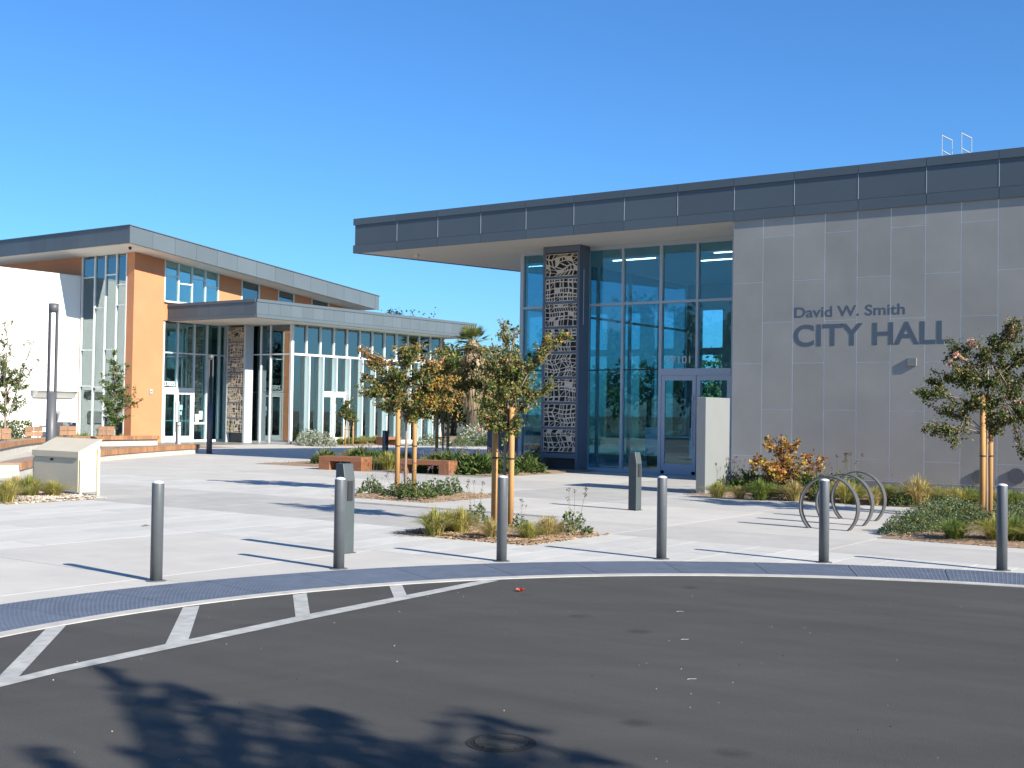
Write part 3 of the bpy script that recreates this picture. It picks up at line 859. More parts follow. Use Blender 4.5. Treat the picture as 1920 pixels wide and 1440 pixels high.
# ------------------------------------------------------------------ library
lib = thing('library', (-47.0, 40.0, 0), 'library with white and orange walls, sloping grey roof and glazed wing', 'building')
XW, XD, XG = -50.6, -46.6, -42.0          # white wall, orange/door plane, wing glass plane
YS, YG = 35.55, 41.1                       # south face, wing south glass
ww = B(-66, XW, 18.0, YS - 0.002, 0.0, 7.80).build('white_wall', M_['white_wall'], lib)
B(-66, XW + 0.03, 17.97, YS - 0.004, 7.80, 7.86).build('coping', M_['frame_white'], ww)
def rz(y): return 8.91 - 0.1033 * (y - 34.12)
def wallbox(x0, x1, y0, y1, z0, ztop=None):
    return MB().prism([(x0, y0), (x1, y0), (x1, y1), (x0, y1)], z0, (lambda p: rz(p[1]) - 0.004) if ztop is None else ztop)
wallbox(-66, XW + 0.1, YS, YS + 0.3, 0.0).build('orange_wall', M_['orange'], lib)
wallbox(-47.14, XD, YS, 37.25, 0.0).build('orange_pier', M_['orange'], lib)
# upper wall facing the plaza, with windows
segs = [(40.56, 42.02), (43.25, 44.52), (45.69, 46.95), (48.30, 49.40), (50.4, 52.0)]
for a, b in segs:
    wallbox(XD - 0.3, XD, a, b, 5.75).build('orange_wall', M_['orange'], lib)
wallbox(XD - 0.3, XD - 0.02, 37.25, 52.0, 5.74, 6.60).build('orange_wall', M_['orange'], lib)
def winframe(y0, y1, z0, n, lab):
    f = MB()
    f.box(XD - 0.12, XD + 0.02, y0, y1, z0 - 0.06, z0)
    for i in range(n + 1):
        y = y0 + (y1 - y0) * i / n
        f.prism([(XD - .12, y - .03), (XD + .02, y - .03), (XD + .02, y + .03), (XD - .12, y + .03)], z0, lambda p: rz(p[1]) - .01)
    w = f.build('window', M_['frame_white'], lib)
    for i in range(n):
        a = y0 + (y1 - y0) * i / n + .031; b = y0 + (y1 - y0) * (i + 1) / n - .031
        zt = 7.86 if i % 2 == 0 else 7.55
        if n > 1: B(XD - .11, XD + .01, a, b, zt - .03, zt + .03).build('transom', M_['frame_white'], w)
        MB().prism([(XD - .06, a), (XD - .052, a), (XD - .052, b), (XD - .06, b)], z0, lambda p: rz(p[1]) - .012).build('pane', M_['glass_lib'], w)
    B(XD - 0.1, XD + 0.12, y0, y1, z0 - 0.09, z0 - 0.062).build('window_sill', M_['frame_white'], w)
winframe(37.28, 40.53, 6.68, 4, '')
for a, b in ((42.05, 43.22), (44.55, 45.66), (46.98, 48.27)):
    winframe(a, b, 6.68, 1, '')
# sloping roof
rf = MB().prism([(-67, 34.15), (-45.13, 34.15), (-45.13, 50.64), (-67, 50.64)], lambda p: rz(p[1]) + 0.03, lambda p: rz(p[1]) + 0.74).build('roof', M_['fascia'], lib)
MB().prism([(-66.9, 34.25), (-45.23, 34.25), (-45.23, 50.54), (-66.9, 50.54)], lambda p: rz(p[1]) + 0.0, lambda p: rz(p[1]) + 0.026).build('soffit', M_['soffit'], rf)
y = 34.12; k = 0
while y < 50.6:
    y2 = min(y + 1.25, 50.67)
    MB().prism([(-45.15, y + .005), (-45.10, y + .005), (-45.10, y2 - .005), (-45.15, y2 - .005)], lambda p: rz(p[1]), lambda p: rz(p[1]) + 0.745).build('fascia_panel', M_['fascia'], rf)
    y = y2
x = -45.10
while x > -66:
    B(x - 1.25 + .005, x - .005, 34.12, 34.17, rz(34.12), rz(34.12) + 0.76).build('fascia_panel', M_['fascia'], rf)
    x -= 1.25
MB().prism([(-67, 34.08), (-45.06, 34.08), (-45.06, 50.7), (-67, 50.7)], lambda p: rz(p[1]) + 0.762, lambda p: rz(p[1]) + 0.80).build('coping', M_['fascia'], rf)
MB().lathe((-45.9, 34.75, rz(34.75) - 0.12), [(0.05, 0), (0.07, 0.05), (0.07, 0.13)], 12).build('soffit_camera', M_['black'], rf)
# curtain glazing of the south face
mxs = [-50.5, -49.53, -48.72, -47.89, -47.16]
cw = MB()
for x in mxs:
    cw.box(x - .035, x + .035, YS - .02, YS + .14, 0.1, rz(YS) - .01)
cw.box(-50.58, -47.14, YS - .018, YS + .13, 0.0, 0.1)
cw.build('curtain_frame', M_['frame_white'], lib)
trs = [[2.6, 4.31, 7.75], [2.55, 6.28], [1.2, 4.31, 7.8], [3.2, 6.35, 7.3]]
for i in range(4):
    zs = [0.1] + trs[i] + [rz(YS) - .01]
    for k in range(len(zs) - 1):
        B(mxs[i] + .036, mxs[i+1] - .036, YS + .05, YS + .058, zs[k] + .026, zs[k+1] - .026).build('pane', M_['glass_lib'], lib)
        if k: B(mxs[i] + .036, mxs[i+1] - .036, YS - .01, YS + .12, zs[k] - .025, zs[k] + .025).build('transom', M_['frame_white'], lib)
# entrance glazing facing +X
dg = MB()
for yv in (37.29, 39.12, 39.9, 40.68, 41.06):
    dg.box(XD - .12, XD + .03, yv - .04, yv + .04, 0.0, 5.68)
dg.box(XD - .12, XD + .03, 38.08, 38.16, 2.6, 5.68)
dg.box(XD - .11, XD + .02, 37.33, 39.08, 2.42, 2.6)
dg.box(XD - .11, XD + .02, 39.16, 41.02, 0.0, 0.12)
dg.box(XD - .11, XD + .02, 39.16, 39.86, 0.86, 0.96)
dg.build('entrance_frame', M_['frame_white'], lib)
for a, b, zs in ((37.33, 38.08, (2.6, 4.24, 5.67)), (38.16, 39.08, (2.6, 4.24, 5.67)), (39.16, 39.86, (0.96, 4.24, 5.67)), (39.94, 40.64, (0.12, 4.24, 5.67)), (40.72, 41.02, (0.12, 4.24, 5.67))):
    for k in range(len(zs) - 1):
        B(XD - .05, XD - .042, a, b, zs[k] + .031, zs[k+1] - .031).build('pane', M_['glass_lib'], lib)
        if k: B(XD - .10, XD + .01, a, b, zs[k] - .03, zs[k] + .03).build('transom', M_['frame_white'], lib)
B(XD - .05, XD - .042, 39.16, 39.86, 0.13, 0.85).build('pane', M_['glass_lib'], lib)
def leafX(y0, y1, z1, x, m, gm, hy, lo=0.30):
    d = B(x - .05, x, y0, y0 + .12, 0.02, z1)
    d.box(x - .05, x, y1 - .12, y1, 0.02, z1)
    d.box(x - .049, x - .001, y0 + .12, y1 - .12, 0.02, lo); d.box(x - .049, x - .001, y0 + .12, y1 - .12, z1 - .13, z1)
    do = d.build('door', m, lib)
    B(x - .03, x - .022, y0 + .12, y1 - .12, lo, z1 - .13).build('pane', gm, do)
    h = MB().tube([(x + .06, hy, 0.5), (x + .06, hy, 1.95)], 0.018, 8)
    h.tube([(x + .06, hy, .6), (x - .01, hy, .6)], .01, 6).tube([(x + .06, hy, 1.85), (x - .01, hy, 1.85)], .01, 6)
    h.build('handle', M_['frame'], do)
    B(x - .06, x - .05, y0 + .12, y1 - .12, 1.0, 1.05).build('push_bar', M_['frame'], do)
leafX(37.34, 38.11, 2.41, XD, M_['frame_white'], M_['glass_lib'], 38.04)
leafX(38.13, 39.07, 2.41, XD, M_['frame_white'], M_['glass_lib'], 38.24)
# notices on the entrance glass
for (a, b, z0, z1) in ((38.32, 38.5, 1.55, 1.78), (39.3, 39.5, 0.98, 1.35), (39.52, 39.72, 1.1, 1.5), (38.36, 38.46, 1.3, 1.47)):
    B(XD - .030, XD - .027, a, b, z0, z1).build('notice', M_['decal'], lib) if a < 39.1 else B(XD - .040, XD - .036, a, b, z0, z1).build('notice', M_['decal'], lib)
sg = thing('address_number', (XD, 37.4, 2.7), 'street number 37055 in white figures above the library doors', 'sign')
lettering(sg, '37055', (XD - 0.040, 37.40, 2.66), 0.64, 0.22, M_['decal'], 0.004, 0.014, 'Y', name='figure')
# wing south face
sf = MB()
for x in (-46.3, -45.1, -44.1, -43.44, -42.06):
    w = 0.06 if x > -42.2 else 0.035
    sf.box(x - w, x + w, YG - .04, YG + .12, 0.0, 5.68)
sf.box(-46.5, -42.0, YG - .02, YG + .10, 0.0, 0.1)
sf.build('glazing_frame', M_['frame_white'], lib)
xs = [-46.55, -46.3, -45.1, -44.1, -43.44, -42.06]
for i in range(5):
    a, b = xs[i] + .037, xs[i + 1] - (.037 if i < 4 else .062)
    for z0, z1 in ((0.1, 2.45), (2.47, 4.24), (4.30, 5.66)):
        B(a, b, YG + .03, YG + .038, z0, z1).build('pane', M_['glass_lib'], lib)
    B(a, b, YG - .03, YG + .09, 4.24, 4.30).build('transom', M_['frame_white'], lib)
# wing long face with fins
NB = 12; WB = (52.33 - 41.1) / NB
wf = MB()
wf.box(XG - .1, XG + .04, YG + .06, 52.4, 0.0, 0.13)
wf.build('sill', M_['frame_white'], lib)
for i in range(1, NB + 1):
    yv = YG + i * WB
    B(XG - .1, XG + .05, yv - .035, yv + .035, 0.13, 5.68).build('mullion', M_['frame_white'], lib)
for i in range(1, NB):
    yv = YG + i * WB
    B(XG + .051, XG + .27, yv - .03, yv + .03, 2.5 if i == 3 else 0.14, 4.22).build('fin', M_['frame_white'], lib)
for i in range(NB):
    a, b = YG + i * WB + (.037 if i else .07), YG + (i + 1) * WB - .037
    B(XG - .05, XG - .042, a, b, 4.32, 5.66).build('pane', M_['glass_lib'], lib)
    B(XG - .09, XG + .06, a, b, 4.22, 4.32).build('transom', M_['frame_white'], lib)
    if i not in (2, 3):
        B(XG - .05, XG - .042, a, b, 0.131, 4.22).build('pane', M_['glass_lib'], lib)
    else:
        B(XG - .05, XG - .042, a, b, 2.55, 4.22).build('pane', M_['glass_lib'], lib)
B(XG - .09, XG + .06, YG + 2 * WB + .036, YG + 4 * WB - .036, 2.42, 2.55).build('door_header', M_['frame_white'], lib)
leafX(YG + 2 * WB + .05, YG + 3 * WB - .04, 2.41, XG + .03, M_['frame_white'], M_['glass_lib'], YG + 3 * WB - .12)
leafX(YG + 3 * WB + .04, YG + 4 * WB - .05, 2.41, XG + .03, M_['frame_white'], M_['glass_lib'], YG + 3 * WB + .12)
# canopy over entrance and wing
cb = MB().prism([(XD + .02, 37.53), (-40.6, 37.53), (-40.6, 53.5), (XD + .02, 53.5)], 5.73, 6.47).build('canopy', M_['fascia'], lib)
MB().prism([(XD + .03, 37.6), (-40.7, 37.6), (-40.7, 53.4), (XD + .03, 53.4)], 5.69, 5.726).build('soffit', M_['soffit'], cb)
y = 37.5
while y < 53.4:
    y2 = y + 0.70
    B(-40.60, -40.56, y + .004, y2 - .004, 5.86, 6.38).build('fascia_panel', M_['fascia'], cb)
    y = y2
B(-40.60, -40.55, 37.50, y, 5.70, 5.852).build('lower_trim', M_['fascia'], cb)
B(-40.64, -40.53, 37.49, y + .02, 6.39, 6.52).build('coping', M_['fascia'], cb)
x = -40.56
while x > XD + .3:
    x2 = max(x - 0.8, XD + .021)
    B(x2 + .004, x - .004, 37.49, 37.53, 5.86, 6.38).build('fascia_panel', M_['fascia'], cb)
    x = x2
B(XD + .02, -40.61, 37.48, 37.53, 5.70, 5.852).build('lower_trim', M_['fascia'], cb)
B(XD + .02, -40.645, 37.46, 37.57, 6.39, 6.52).build('coping', M_['fascia'], cb)
# wing interior
B(-62, XG - .12, 35.9, 52.5, 0.001, 0.015).build('reading_room_floor', M_['int_floor'], lib)
B(-62, XD - .35, 41.3, 52.5, 5.69, 5.73).build('ceiling', M_['soffit'], lib)
B(-56.2, -56, 36, 52.5, 0.02, 8).build('inner_wall', M_['int_wall'], lib)
B(-62, XG - .02, 52.42, 52.6, 0.0, 5.68).build('end_wall', M_['orange'], lib)
B(-43.62, -42.35, 42.55, 42.75, 0.02, 5.1).build('partition', M_['orange'], lib)
for yy in (43.6, 46.4, 49.2):
    MB().tube([(-43.4, yy, 0.02), (-43.4, yy, 5.69)], 0.13, 14).build('inner_column', M_['white_wall'], lib)
for k, (xx_, yy, hh, lab) in enumerate(((-43.1, 42.9, 1.7, 'yellow bookcase just inside the glass beside the first glass bays'), (-43.3, 44.2, 1.6, 'yellow bookcase seen through the glazed double doors'), (-43.3, 47.9, 1.6, 'yellow bookcase with square openings behind the far glass bays'))):
    t = thing('bookcase', (xx_, yy, 0.015), lab, 'bookcase', 'yellow bookcases inside the glazed wing')
    b_ = B(xx_ - .35, xx_ - .3, yy - .5, yy + .5, 0.015, hh)
    b_.box(xx_ - .3, xx_, yy - .5, yy - .46, .015, hh); b_.box(xx_ - .3, xx_, yy + .46, yy + .5, .015, hh)
    b_.build('carcass', M_['yellow'], t)
    for s in range(5):
        z = 0.05 + s * (hh - 0.08) / 4
        B(xx_ - .3, xx_, yy - .46, yy + .46, z - .02, z + .02).build('shelf', M_['yellow'], t)
        if s < 4:
            q = yy - .44
            while q < yy + .4:
                w = rng.uniform(.04, .1)
                if rng.random() < .7:
                    B(xx_ - .28, xx_ - .08, q, q + w - .004, z + .021, z + rng.uniform(.2, .3)).build('book', rng.choice([M_['int_dark'], M_['yellow'], M_['decal'], M_['red'], M_['blue']]), t)
                q += w
for yy in (42.4, 44.6, 46.8, 49.0, 51.2):
    B(-46.0, -42.6, yy - .06, yy + .06, 5.66, 5.688).build('ceiling_light_or_fill', bpy.data.materials['lit_strip'], lib)  # added glowing fill strips that brighten the reading room, no lamps known here
# library screen column
lc = B(-45.72, -44.62, 40.62, 40.92, 0.0, 5.69).build('screen_column', M_['int_dark'], lib)
B(-45.80, -45.735, 40.44, 40.95, 0.0, 5.688).build('column_side', M_['frame'], lc)
B(-44.6, -44.48, 40.44, 40.95, 0.0, 5.688).build('column_side', M_['frame'], lc)
put_screens(lc, -45.732, -44.602, 40.45, 0.45, 5.6, 7, 7, 6, 40)
# book return and small awning on the white wall
t = thing('wall_awning', (XW, 34.1, 2.0), 'small white awning on the white library wall above the book return', 'awning')
B(XW - .01, XW + .55, 33.0, 35.3, 2.33, 2.42).build('top', M_['white_wall'], t)
MB().hexa([(XW, 33.1, 2.02), (XW + .12, 33.1, 2.02), (XW + .12, 35.2, 2.02), (XW, 35.2, 2.02), (XW, 33.1, 2.33), (XW + .5, 33.1, 2.33), (XW + .5, 35.2, 2.33), (XW, 35.2, 2.33)]).build('bracket', M_['frame_white'], t)
t = thing('book_return', (XW, 34.7, 0.8), 'dark book return hopper opening low in the white library wall', 'book drop')
MB().hexa([(XW - .01, 34.35, 0.84), (XW + .12, 34.35, 0.84), (XW + .12, 35.1, 0.84), (XW - .01, 35.1, 0.84), (XW - .01, 34.35, 1.42), (XW + .42, 34.35, 1.42), (XW + .42, 35.1, 1.42), (XW - .01, 35.1, 1.42)]).build('hood', M_['frame_white'], t)
B(XW + .0, XW + .14, 34.15, 34.345, 0.84, 1.3).build('chute', M_['black'], t)
B(XW - .01, XW + .1, 33.5, 34.14, 0.7, 1.05).build('side_box', M_['frame'], t)
sg = thing('wall_sign', (XW, 31.0, 3.0), 'thin grey capital letters spelling library on the white wall', 'sign')
lettering(sg, 'LIBRARY', (XW + .005, 30.95, 3.0), 2.15, 0.36, M_['sign_grey'], 0.02, 0.0, 'Y')
t = thing('wall_device', (XD, 36.6, 2.28), 'small grey box on the orange pier beside the library doors', 'device')
B(XD - .002, XD + .06, 36.52, 36.66, 2.28, 2.48).build('case', M_['frame'], t)
B(XD + .06, XD + .068, 36.55, 36.63, 2.34, 2.42).build('face', M_['box_grey'], t)
p = gnd(333, 833)
t = thing('door_post', (p.x, p.y, 0), 'slim black and white push button post before the library doors', 'post')
B(p.x - .09, p.x - .0, p.y - .05, p.y + .05, 0, 1.02).build('shaft', M_['black'], t)
B(p.x + .002, p.x + .12, p.y - .05, p.y + .05, 0, .82).build('casing', M_['frame_white'], t)
B(p.x + .002, p.x + .12, p.y - .05, p.y + .05, .86, .98).build('button_plate', M_['decal'], t)

# ------------------------------------------------------------------ street furniture
BOLS = [(292.6, 1090), (635, 1067), (940.3, 1053), (1240, 1048.5), (1544.5, 1055), (1878.5, 1070)]
proto = None
labels = ['dark grey steel bollard standing alone farthest from the grey wall', 'dark grey steel bollard in front of the first light column',
          'dark grey steel bollard in front of the tree with two yellow stakes', 'dark grey steel bollard between the square mulch bed and the bike rings',
          'dark grey steel bollard in front of the ring bike racks', 'dark grey steel bollard in front of the staked tree with pink flowers']
for i, px in enumerate(BOLS):
    p = gnd(*px)
    if proto is None:
        proto = thing('bollard', (0, 0, 0.004), labels[0], 'bollard', 'bollards around the turning circle')
        MB().lathe((0, 0, 0), [(0.057, 0.0), (0.057, 0.915), (0.054, 0.925)], 28).build('shaft', M_['bollard'], proto, smooth=True)
        MB().lathe((0, 0, 0), [(0.056, 0.925), (0.050, 0.936), (0.032, 0.946), (0.005, 0.95)], 28).build('cap', M_['bollard_top'], proto, smooth=True)
        MB().lathe((0, 0, 0), [(0.095, 0.002), (0.095, 0.008), (0.06, 0.012)], 28).build('base_plate', M_['bollard'], proto, smooth=True)
        proto.location = (p.x, p.y, 0.004)
        src = proto
    else:
        copy_tree(proto, (p.x, p.y, 0.004), rng.uniform(0, 6), 1.0, labels[i])

def light_column(px, h, rot, label):
    p = gnd(*px)
    t = thing('light_column', (p.x, p.y, 0), label, 'lamp', 'dark angular light columns on the plaza')
    t.rotation_euler = (0, 0, rot)
    w, d = 0.085, 0.075
    m = MB()
    prof = [(-w, 0), (w, 0), (w, h - 0.19), (w * .55, h), (-w, h)]
    n0 = 0
    # profile in local x-z extruded in y
    k = len(prof)
    m.v = [(a, -d, b) for a, b in prof] + [(a, d, b) for a, b in prof]
    m.f = [tuple(range(k)), tuple(reversed(range(k, 2 * k)))]
    for i in range(k):
        j = (i + 1) % k
        m.f.append((j, i, k + i, k + j))
    m.m = [0] * len(m.f)
    o = m.build('housing', M_['kiosk']); o.parent = t; bevel(o, 0.008)
    o = B(w + .0005, w + .012, -0.035, 0.035, h - 0.42, h - 0.2).build('lens_slot', M_['black']); o.parent = t
    o = B(-w - .02, w + .02, -d - .02, d + .02, 0.0, 0.012).build('base_plate', M_['kiosk']); o.parent = t
light_column((645, 1037), 1.03, R(-8), 'dark angular light column standing behind a bollard')
light_column((1190, 957), 1.0, R(-8), 'dark angular light column before the city hall entrance')
light_column((722, 858), 0.95, R(-8), 'dark angular light column behind the wooden benches')

def lamp_post(p, h, label):
    t = thing('lamp_post', (p[0], p[1], 0), label, 'lamp', 'slotted lamp posts on the plaza')
    r = 0.098
    zc = h * 0.515
    o = MB().lathe((0, 0, 0), [(r, 0), (r, zc)], 24).build('lower_post', M_['lamp'], smooth=True); o.parent = t
    o = MB().lathe((0, 0, 0), [(r * 1.5, 0), (r * 1.5, 0.02)], 24).build('base_plate', M_['lamp']); o.parent = t
    # two curved shells, open slot between
    perp = Vector((p[0], p[1], 0)).normalized()
    side_dir = math.atan2(perp.y, perp.x) + math.pi / 2
    for s in (0, math.pi):
        m = MB(); K = 6; a = side_dir + s; half = R(52)
        for ri, rr in enumerate((r, r * .62)):
            for z in (zc, h - 0.17):
                for k in range(K + 1):
                    t_ = a - half + 2 * half * k / K
                    m.v.append((rr * math.cos(t_), rr * math.sin(t_), z))
        q = K + 1
        for k in range(K):
            m.f += [(k, k + 1, q + k + 1, q + k), (2*q + k + 1, 2*q + k, 3*q + k, 3*q + k + 1)]
        m.f += [(0, q, 3*q, 2*q), (K, 2*q + K, 3*q + K, q + K)]
        m.m = [0] * len(m.f)
        o = m.build('slot_blade', M_['lamp']); o.parent = t
    o = MB().lathe((0, 0, 0), [(r, h - 0.17), (r, h)], 24).build('lamp_head', M_['lamp'], smooth=True); o.parent = t
    o = MB().lathe((0, 0, 0), [(r * .5, h - 0.185), (r * .5, h - 0.171)], 16).build('lens', M_['lens']); o.parent = t
d_ = ray(95.5, 800)
k_ = 24.8 / (CM[2][0] * d_.x + CM[2][1] * d_.y + CM[2][2] * d_.z)
lamp_post((d_.x * k_, d_.y * k_), 3.72, 'tall slotted dark lamp post rising behind the cream box')
p = gnd(392, 851)
lamp_post((p.x, p.y), 3.57, 'tall slotted dark lamp post in front of the library entrance')

# pale block before the entrance
p = gnd(1322, 927.5)
t = tag(bevel(B(p.x - .22, p.x, p.y, p.y + 1.15, 0.0, 2.03).build('entrance_block', M_['monolith']), 0.012), 'tall pale grey painted block before the city hall doors', 'block')
# ring bike racks
rings = [((1554, 993), 0.455, 'ring bike rack directly behind the bollard'), ((1583, 984), 0.455, 'middle ring bike rack of three'), ((1609, 975), 0.45, 'ring bike rack closest to the grey wall bed')]
for px, rad, lab in rings:
    p = gnd(*px)
    m = MB(); K = 56; cz = 0.785 - rad; wy = 0.055; th = 0.02
    for k in range(K):
        a = 2 * math.pi * k / K
        for rr in (rad, rad - th):
            for yy in (-wy, wy):
                m.v.append((rr * math.cos(a), yy, cz + rr * math.sin(a)))
    for k in range(K):
        a = 4 * k; b = 4 * ((k + 1) % K)
        m.f += [(a, a + 1, b + 1, b), (a + 3, a + 2, b + 2, b + 3), (a + 2, a, b, b + 2), (a + 1, a + 3, b + 3, b + 1)]
    m.m = [0] * len(m.f)
    o = m.build('bike_rack', M_['ring'], smooth=False); o.location = (p.x, p.y, 0); o.rotation_euler = (0, 0, R(-3))
    tag(o, lab, 'bike rack', 'ring bike racks')
    for pl in o.data.polygons: pl.use_smooth = False
# cream box with sloping lid
c = gnd(145, 931)
t = thing('book_bin', (c.x - .65, c.y + .3, 0), 'cream metal bin with sloping lid standing on short legs', 'bin')
x0, x1, y0, y1 = c.x - 1.42, c.x, c.y + .02, c.y + .47
def side_prof(xa, xb, pr):
    m = MB(); k = len(pr)
    m.v = [(xa, a, b) for a, b in pr] + [(xb, a, b) for a, b in pr]
    m.f = [tuple(range(k)), tuple(reversed(range(k, 2*k)))] + [((i + 1) % k, i, k + i, k + (i + 1) % k) for i in range(k)]
    m.m = [0] * len(m.f)
    return m
bevel(side_prof(x0 + .02, x1 - .02, [(y0, .07), (y1, .07), (y1, 1.0), (y0 + .02, .78), (y0, .76)]).build('body', M_['cream'], t), 0.008)
side_prof(x0 - .01, x1 + .01, [(y0 - .025, .70), (y0 - .01, .70), (y0 - .01, .785), (y1 + .02, 1.01), (y1 + .02, 1.04), (y0 - .025, .81)]).build('lid', M_['cream'], t)
for xx_ in (x0 - .012, x1 - .005):
    for yy in (y0 + .03, y1 - .05):
        B(xx_ - .012, xx_ + .03, yy - .02, yy + .03, 0.004, .66 if yy < y0 + .1 else .86).build('leg', M_['cream'], t)
B(x0 + .55, x0 + .63, y0 - .012, y0 - .001, .63, .67).build('latch', M_['black'], t)

# straight wooden benches
def bench(pl, pr_, w, h, label, legw=0.36):
    a = gnd(*pl); b = gnd(*pr_)
    d = b - a; ln = d.length; ang = math.atan2(d.y, d.x)
    t = thing('wooden_bench', (a.x, a.y, 0.004), label, 'bench', 'red brown wooden block benches')
    t.rotation_euler = (0, 0, ang)
    nsl = max(5, int(w / 0.085))
    sw = w / nsl
    for i in range(nsl):
        o = B(0, ln, i * sw + .004, (i + 1) * sw - .004, h - .13, h).build('slat', M_['board_red']); o.parent = t; bevel(o, 0.004, 1)
    for x0_ in (0.0, ln - legw):
        m = MB()
        for i in range(nsl):
            m.box(x0_ + .002, x0_ + legw - .002, i * sw + .006, (i + 1) * sw - .006, 0.0, h - .131)
        o = m.build('leg', M_['board_red']); o.parent = t
    return t
M_['board_red'] = mat('redwood', (0.235, 0.095, 0.045), 0.6, var=0.3, nscale=8, stretch=(0.3, 3, 3), rnd=0.15)
bench((597, 880.5), (677, 884), 0.52, 0.375, 'red brown wooden bench beside the wider gap, farther from the city hall')
bench((745, 886.5), (841, 890.7), 0.44, 0.36, 'red brown wooden bench partly hidden by the tree with two stakes', 0.30)
bench((718, 835.5), (752, 835), 0.5, 0.40, 'red brown wooden bench close to the glazed library wing')

# curved benches
def smooth_pts(pts, n):
    out = []
    for i in range(len(pts) - 1):
        p0 = pts[max(i-1, 0)]; p1 = pts[i]; p2 = pts[i+1]; p3 = pts[min(i+2, len(pts)-1)]
        for k in range(n):
            t = k / n
            out.append(tuple(0.5 * ((2*p1[c]) + (-p0[c] + p2[c]) * t + (2*p0[c] - 5*p1[c] + 4*p2[c] - p3[c]) * t*t + (-p0[c] + 3*p1[c] - 3*p2[c] + p3[c]) * t**3) for c in (0, 1)))
    out.append(tuple(pts[-1][:2]))
    return out
def offset(pts, d):
    res = []
    for i, p in enumerate(pts):
        a = pts[max(i-1, 0)]; b = pts[min(i+1, len(pts)-1)]
        tx, ty = b[0] - a[0], b[1] - a[1]; l = math.hypot(tx, ty) or 1
        res.append((p[0] - ty / l * d, p[1] + tx / l * d))
    return res
def ribbon(front, back, z0, z1):
    m = MB(); n = len(front)
    for i in range(n):
        m.v += [(*front[i], z0), (*front[i], z1), (*back[i], z1), (*back[i], z0)]
    for i in range(n - 1):
        a, b = 4*i, 4*i + 4
        m.f += [(a, b, b + 1, a + 1), (a + 1, b + 1, b + 2, a + 2), (a + 2, b + 2, b + 3, a + 3), (a + 3, b + 3, b, a)]
    m.f += [(0, 1, 2, 3), (4*n - 1, 4*n - 2, 4*n - 3, 4*n - 4)]
    m.m = [0] * len(m.f)
    return m
def curved_bench(pts, w, zt, face, label, plinth_in=0.10):
    mid = pts[len(pts) // 2]
    t = thing('curved_bench', (mid[0], mid[1], 0), label, 'bench', 'curved timber edged benches')
    f = smooth_pts(pts, 8); b = offset(f, w)
    n = len(f)
    # timber front in short stave lengths
    fi = offset(f, 0.035)
    ribbon(f, fi, zt - face, zt - .002).build('stave_front', M_['wood_c'], t)
    ribbon(fi, b, zt - .05, zt).build('seat', M_['wood_t'], t)
    ribbon(offset(f, plinth_in), offset(f, w - .05), 0.004, zt - .051).build('plinth', M_['kerb'], t)
    return t, f
up = [gnd(x, y, .45) for x, y in ((-60, 842), (0, 833), (42, 826), (88, 821.5), (140, 819.3), (190, 818.2), (245, 817.6), (299, 817.0))]
tb, fr_ = curved_bench([(p.x, p.y) for p in up], 0.62, 0.45, 0.15, 'long curved bench with timber front and backrests before the library')
lowb = [gnd(x, y) for x, y in ((40, 896), (75, 886), (120, 876.5), (160, 869.5), (190, 866), (235, 861.5), (280, 857.5), (330, 853.5), (374, 850.5))]
curved_bench([(p.x, p.y) for p in lowb], 0.55, 0.34, 0.16, 'low curved timber edged bench sweeping round behind the cream box', 0.05)
# backrests
for k, px in enumerate(((2, 803), (63, 803), (127, 803), (199, 802))):
    a = gnd(px[0], 822 + (6 if k == 0 else 0) - (2 if k > 1 else 0), .45)
    dv = Vector((a.x, a.y, 0)).normalized()
    c = Vector((a.x, a.y, 0)) + dv * 0.55
    dpt = c.x * CM[2][0] + c.y * CM[2][1]
    t = thing('bench_backrest', (c.x, c.y, 0.45), ['timber backrest nearest the lone grey bollard end of the curved bench', 'timber backrest of four boards beside the dark planter, lamp post side', 'timber backrest of four boards just past the lamp post', 'timber backrest of four boards under the slender green tree'][k], 'backrest', 'timber backrests on the curved bench')
    t.rotation_euler = (0, 0, math.atan2(dv.y, dv.x) - math.pi / 2)
    for i in range(2):
        for j in range(2):
            o = B(-.30 + i * .305, -.30 + i * .305 + .298, -.02 + j * .03, .02 + j * .03, .06 + j * .185, .235 + j * .185).build('board', M_['board']); o.parent = t; bevel(o, .006, 1)
    for xx_ in (-.15, .15):
        o = B(xx_ - .02, xx_ + .02, .03, .07, 0.0, .40).build('bracket', M_['lamp']); o.parent = t
# planter box behind the bench
a = gnd(92, 818, .3)
t = thing('planter_box', (a.x - 1.2, a.y + 1.6, 0), 'dark grey planter box behind the curved bench by the lamp post', 'planter')
bevel(B(a.x - 1.9, a.x - .9, a.y + 1.3, a.y + 2.0, 0.0, .9).build('box', M_['box_grey'], t), .01)
a2 = gnd(222, 818, .3)
t = thing('planter_box', (a2.x - 1.5, a2.y + 1.7, 0), 'grey planter box at the foot of the orange pier', 'planter')
bevel(B(a2.x - 1.8, a2.x - 1.2, a2.y + 1.4, a2.y + 2.0, 0.0, .95).build('box', M_['box_grey'], t), .01)

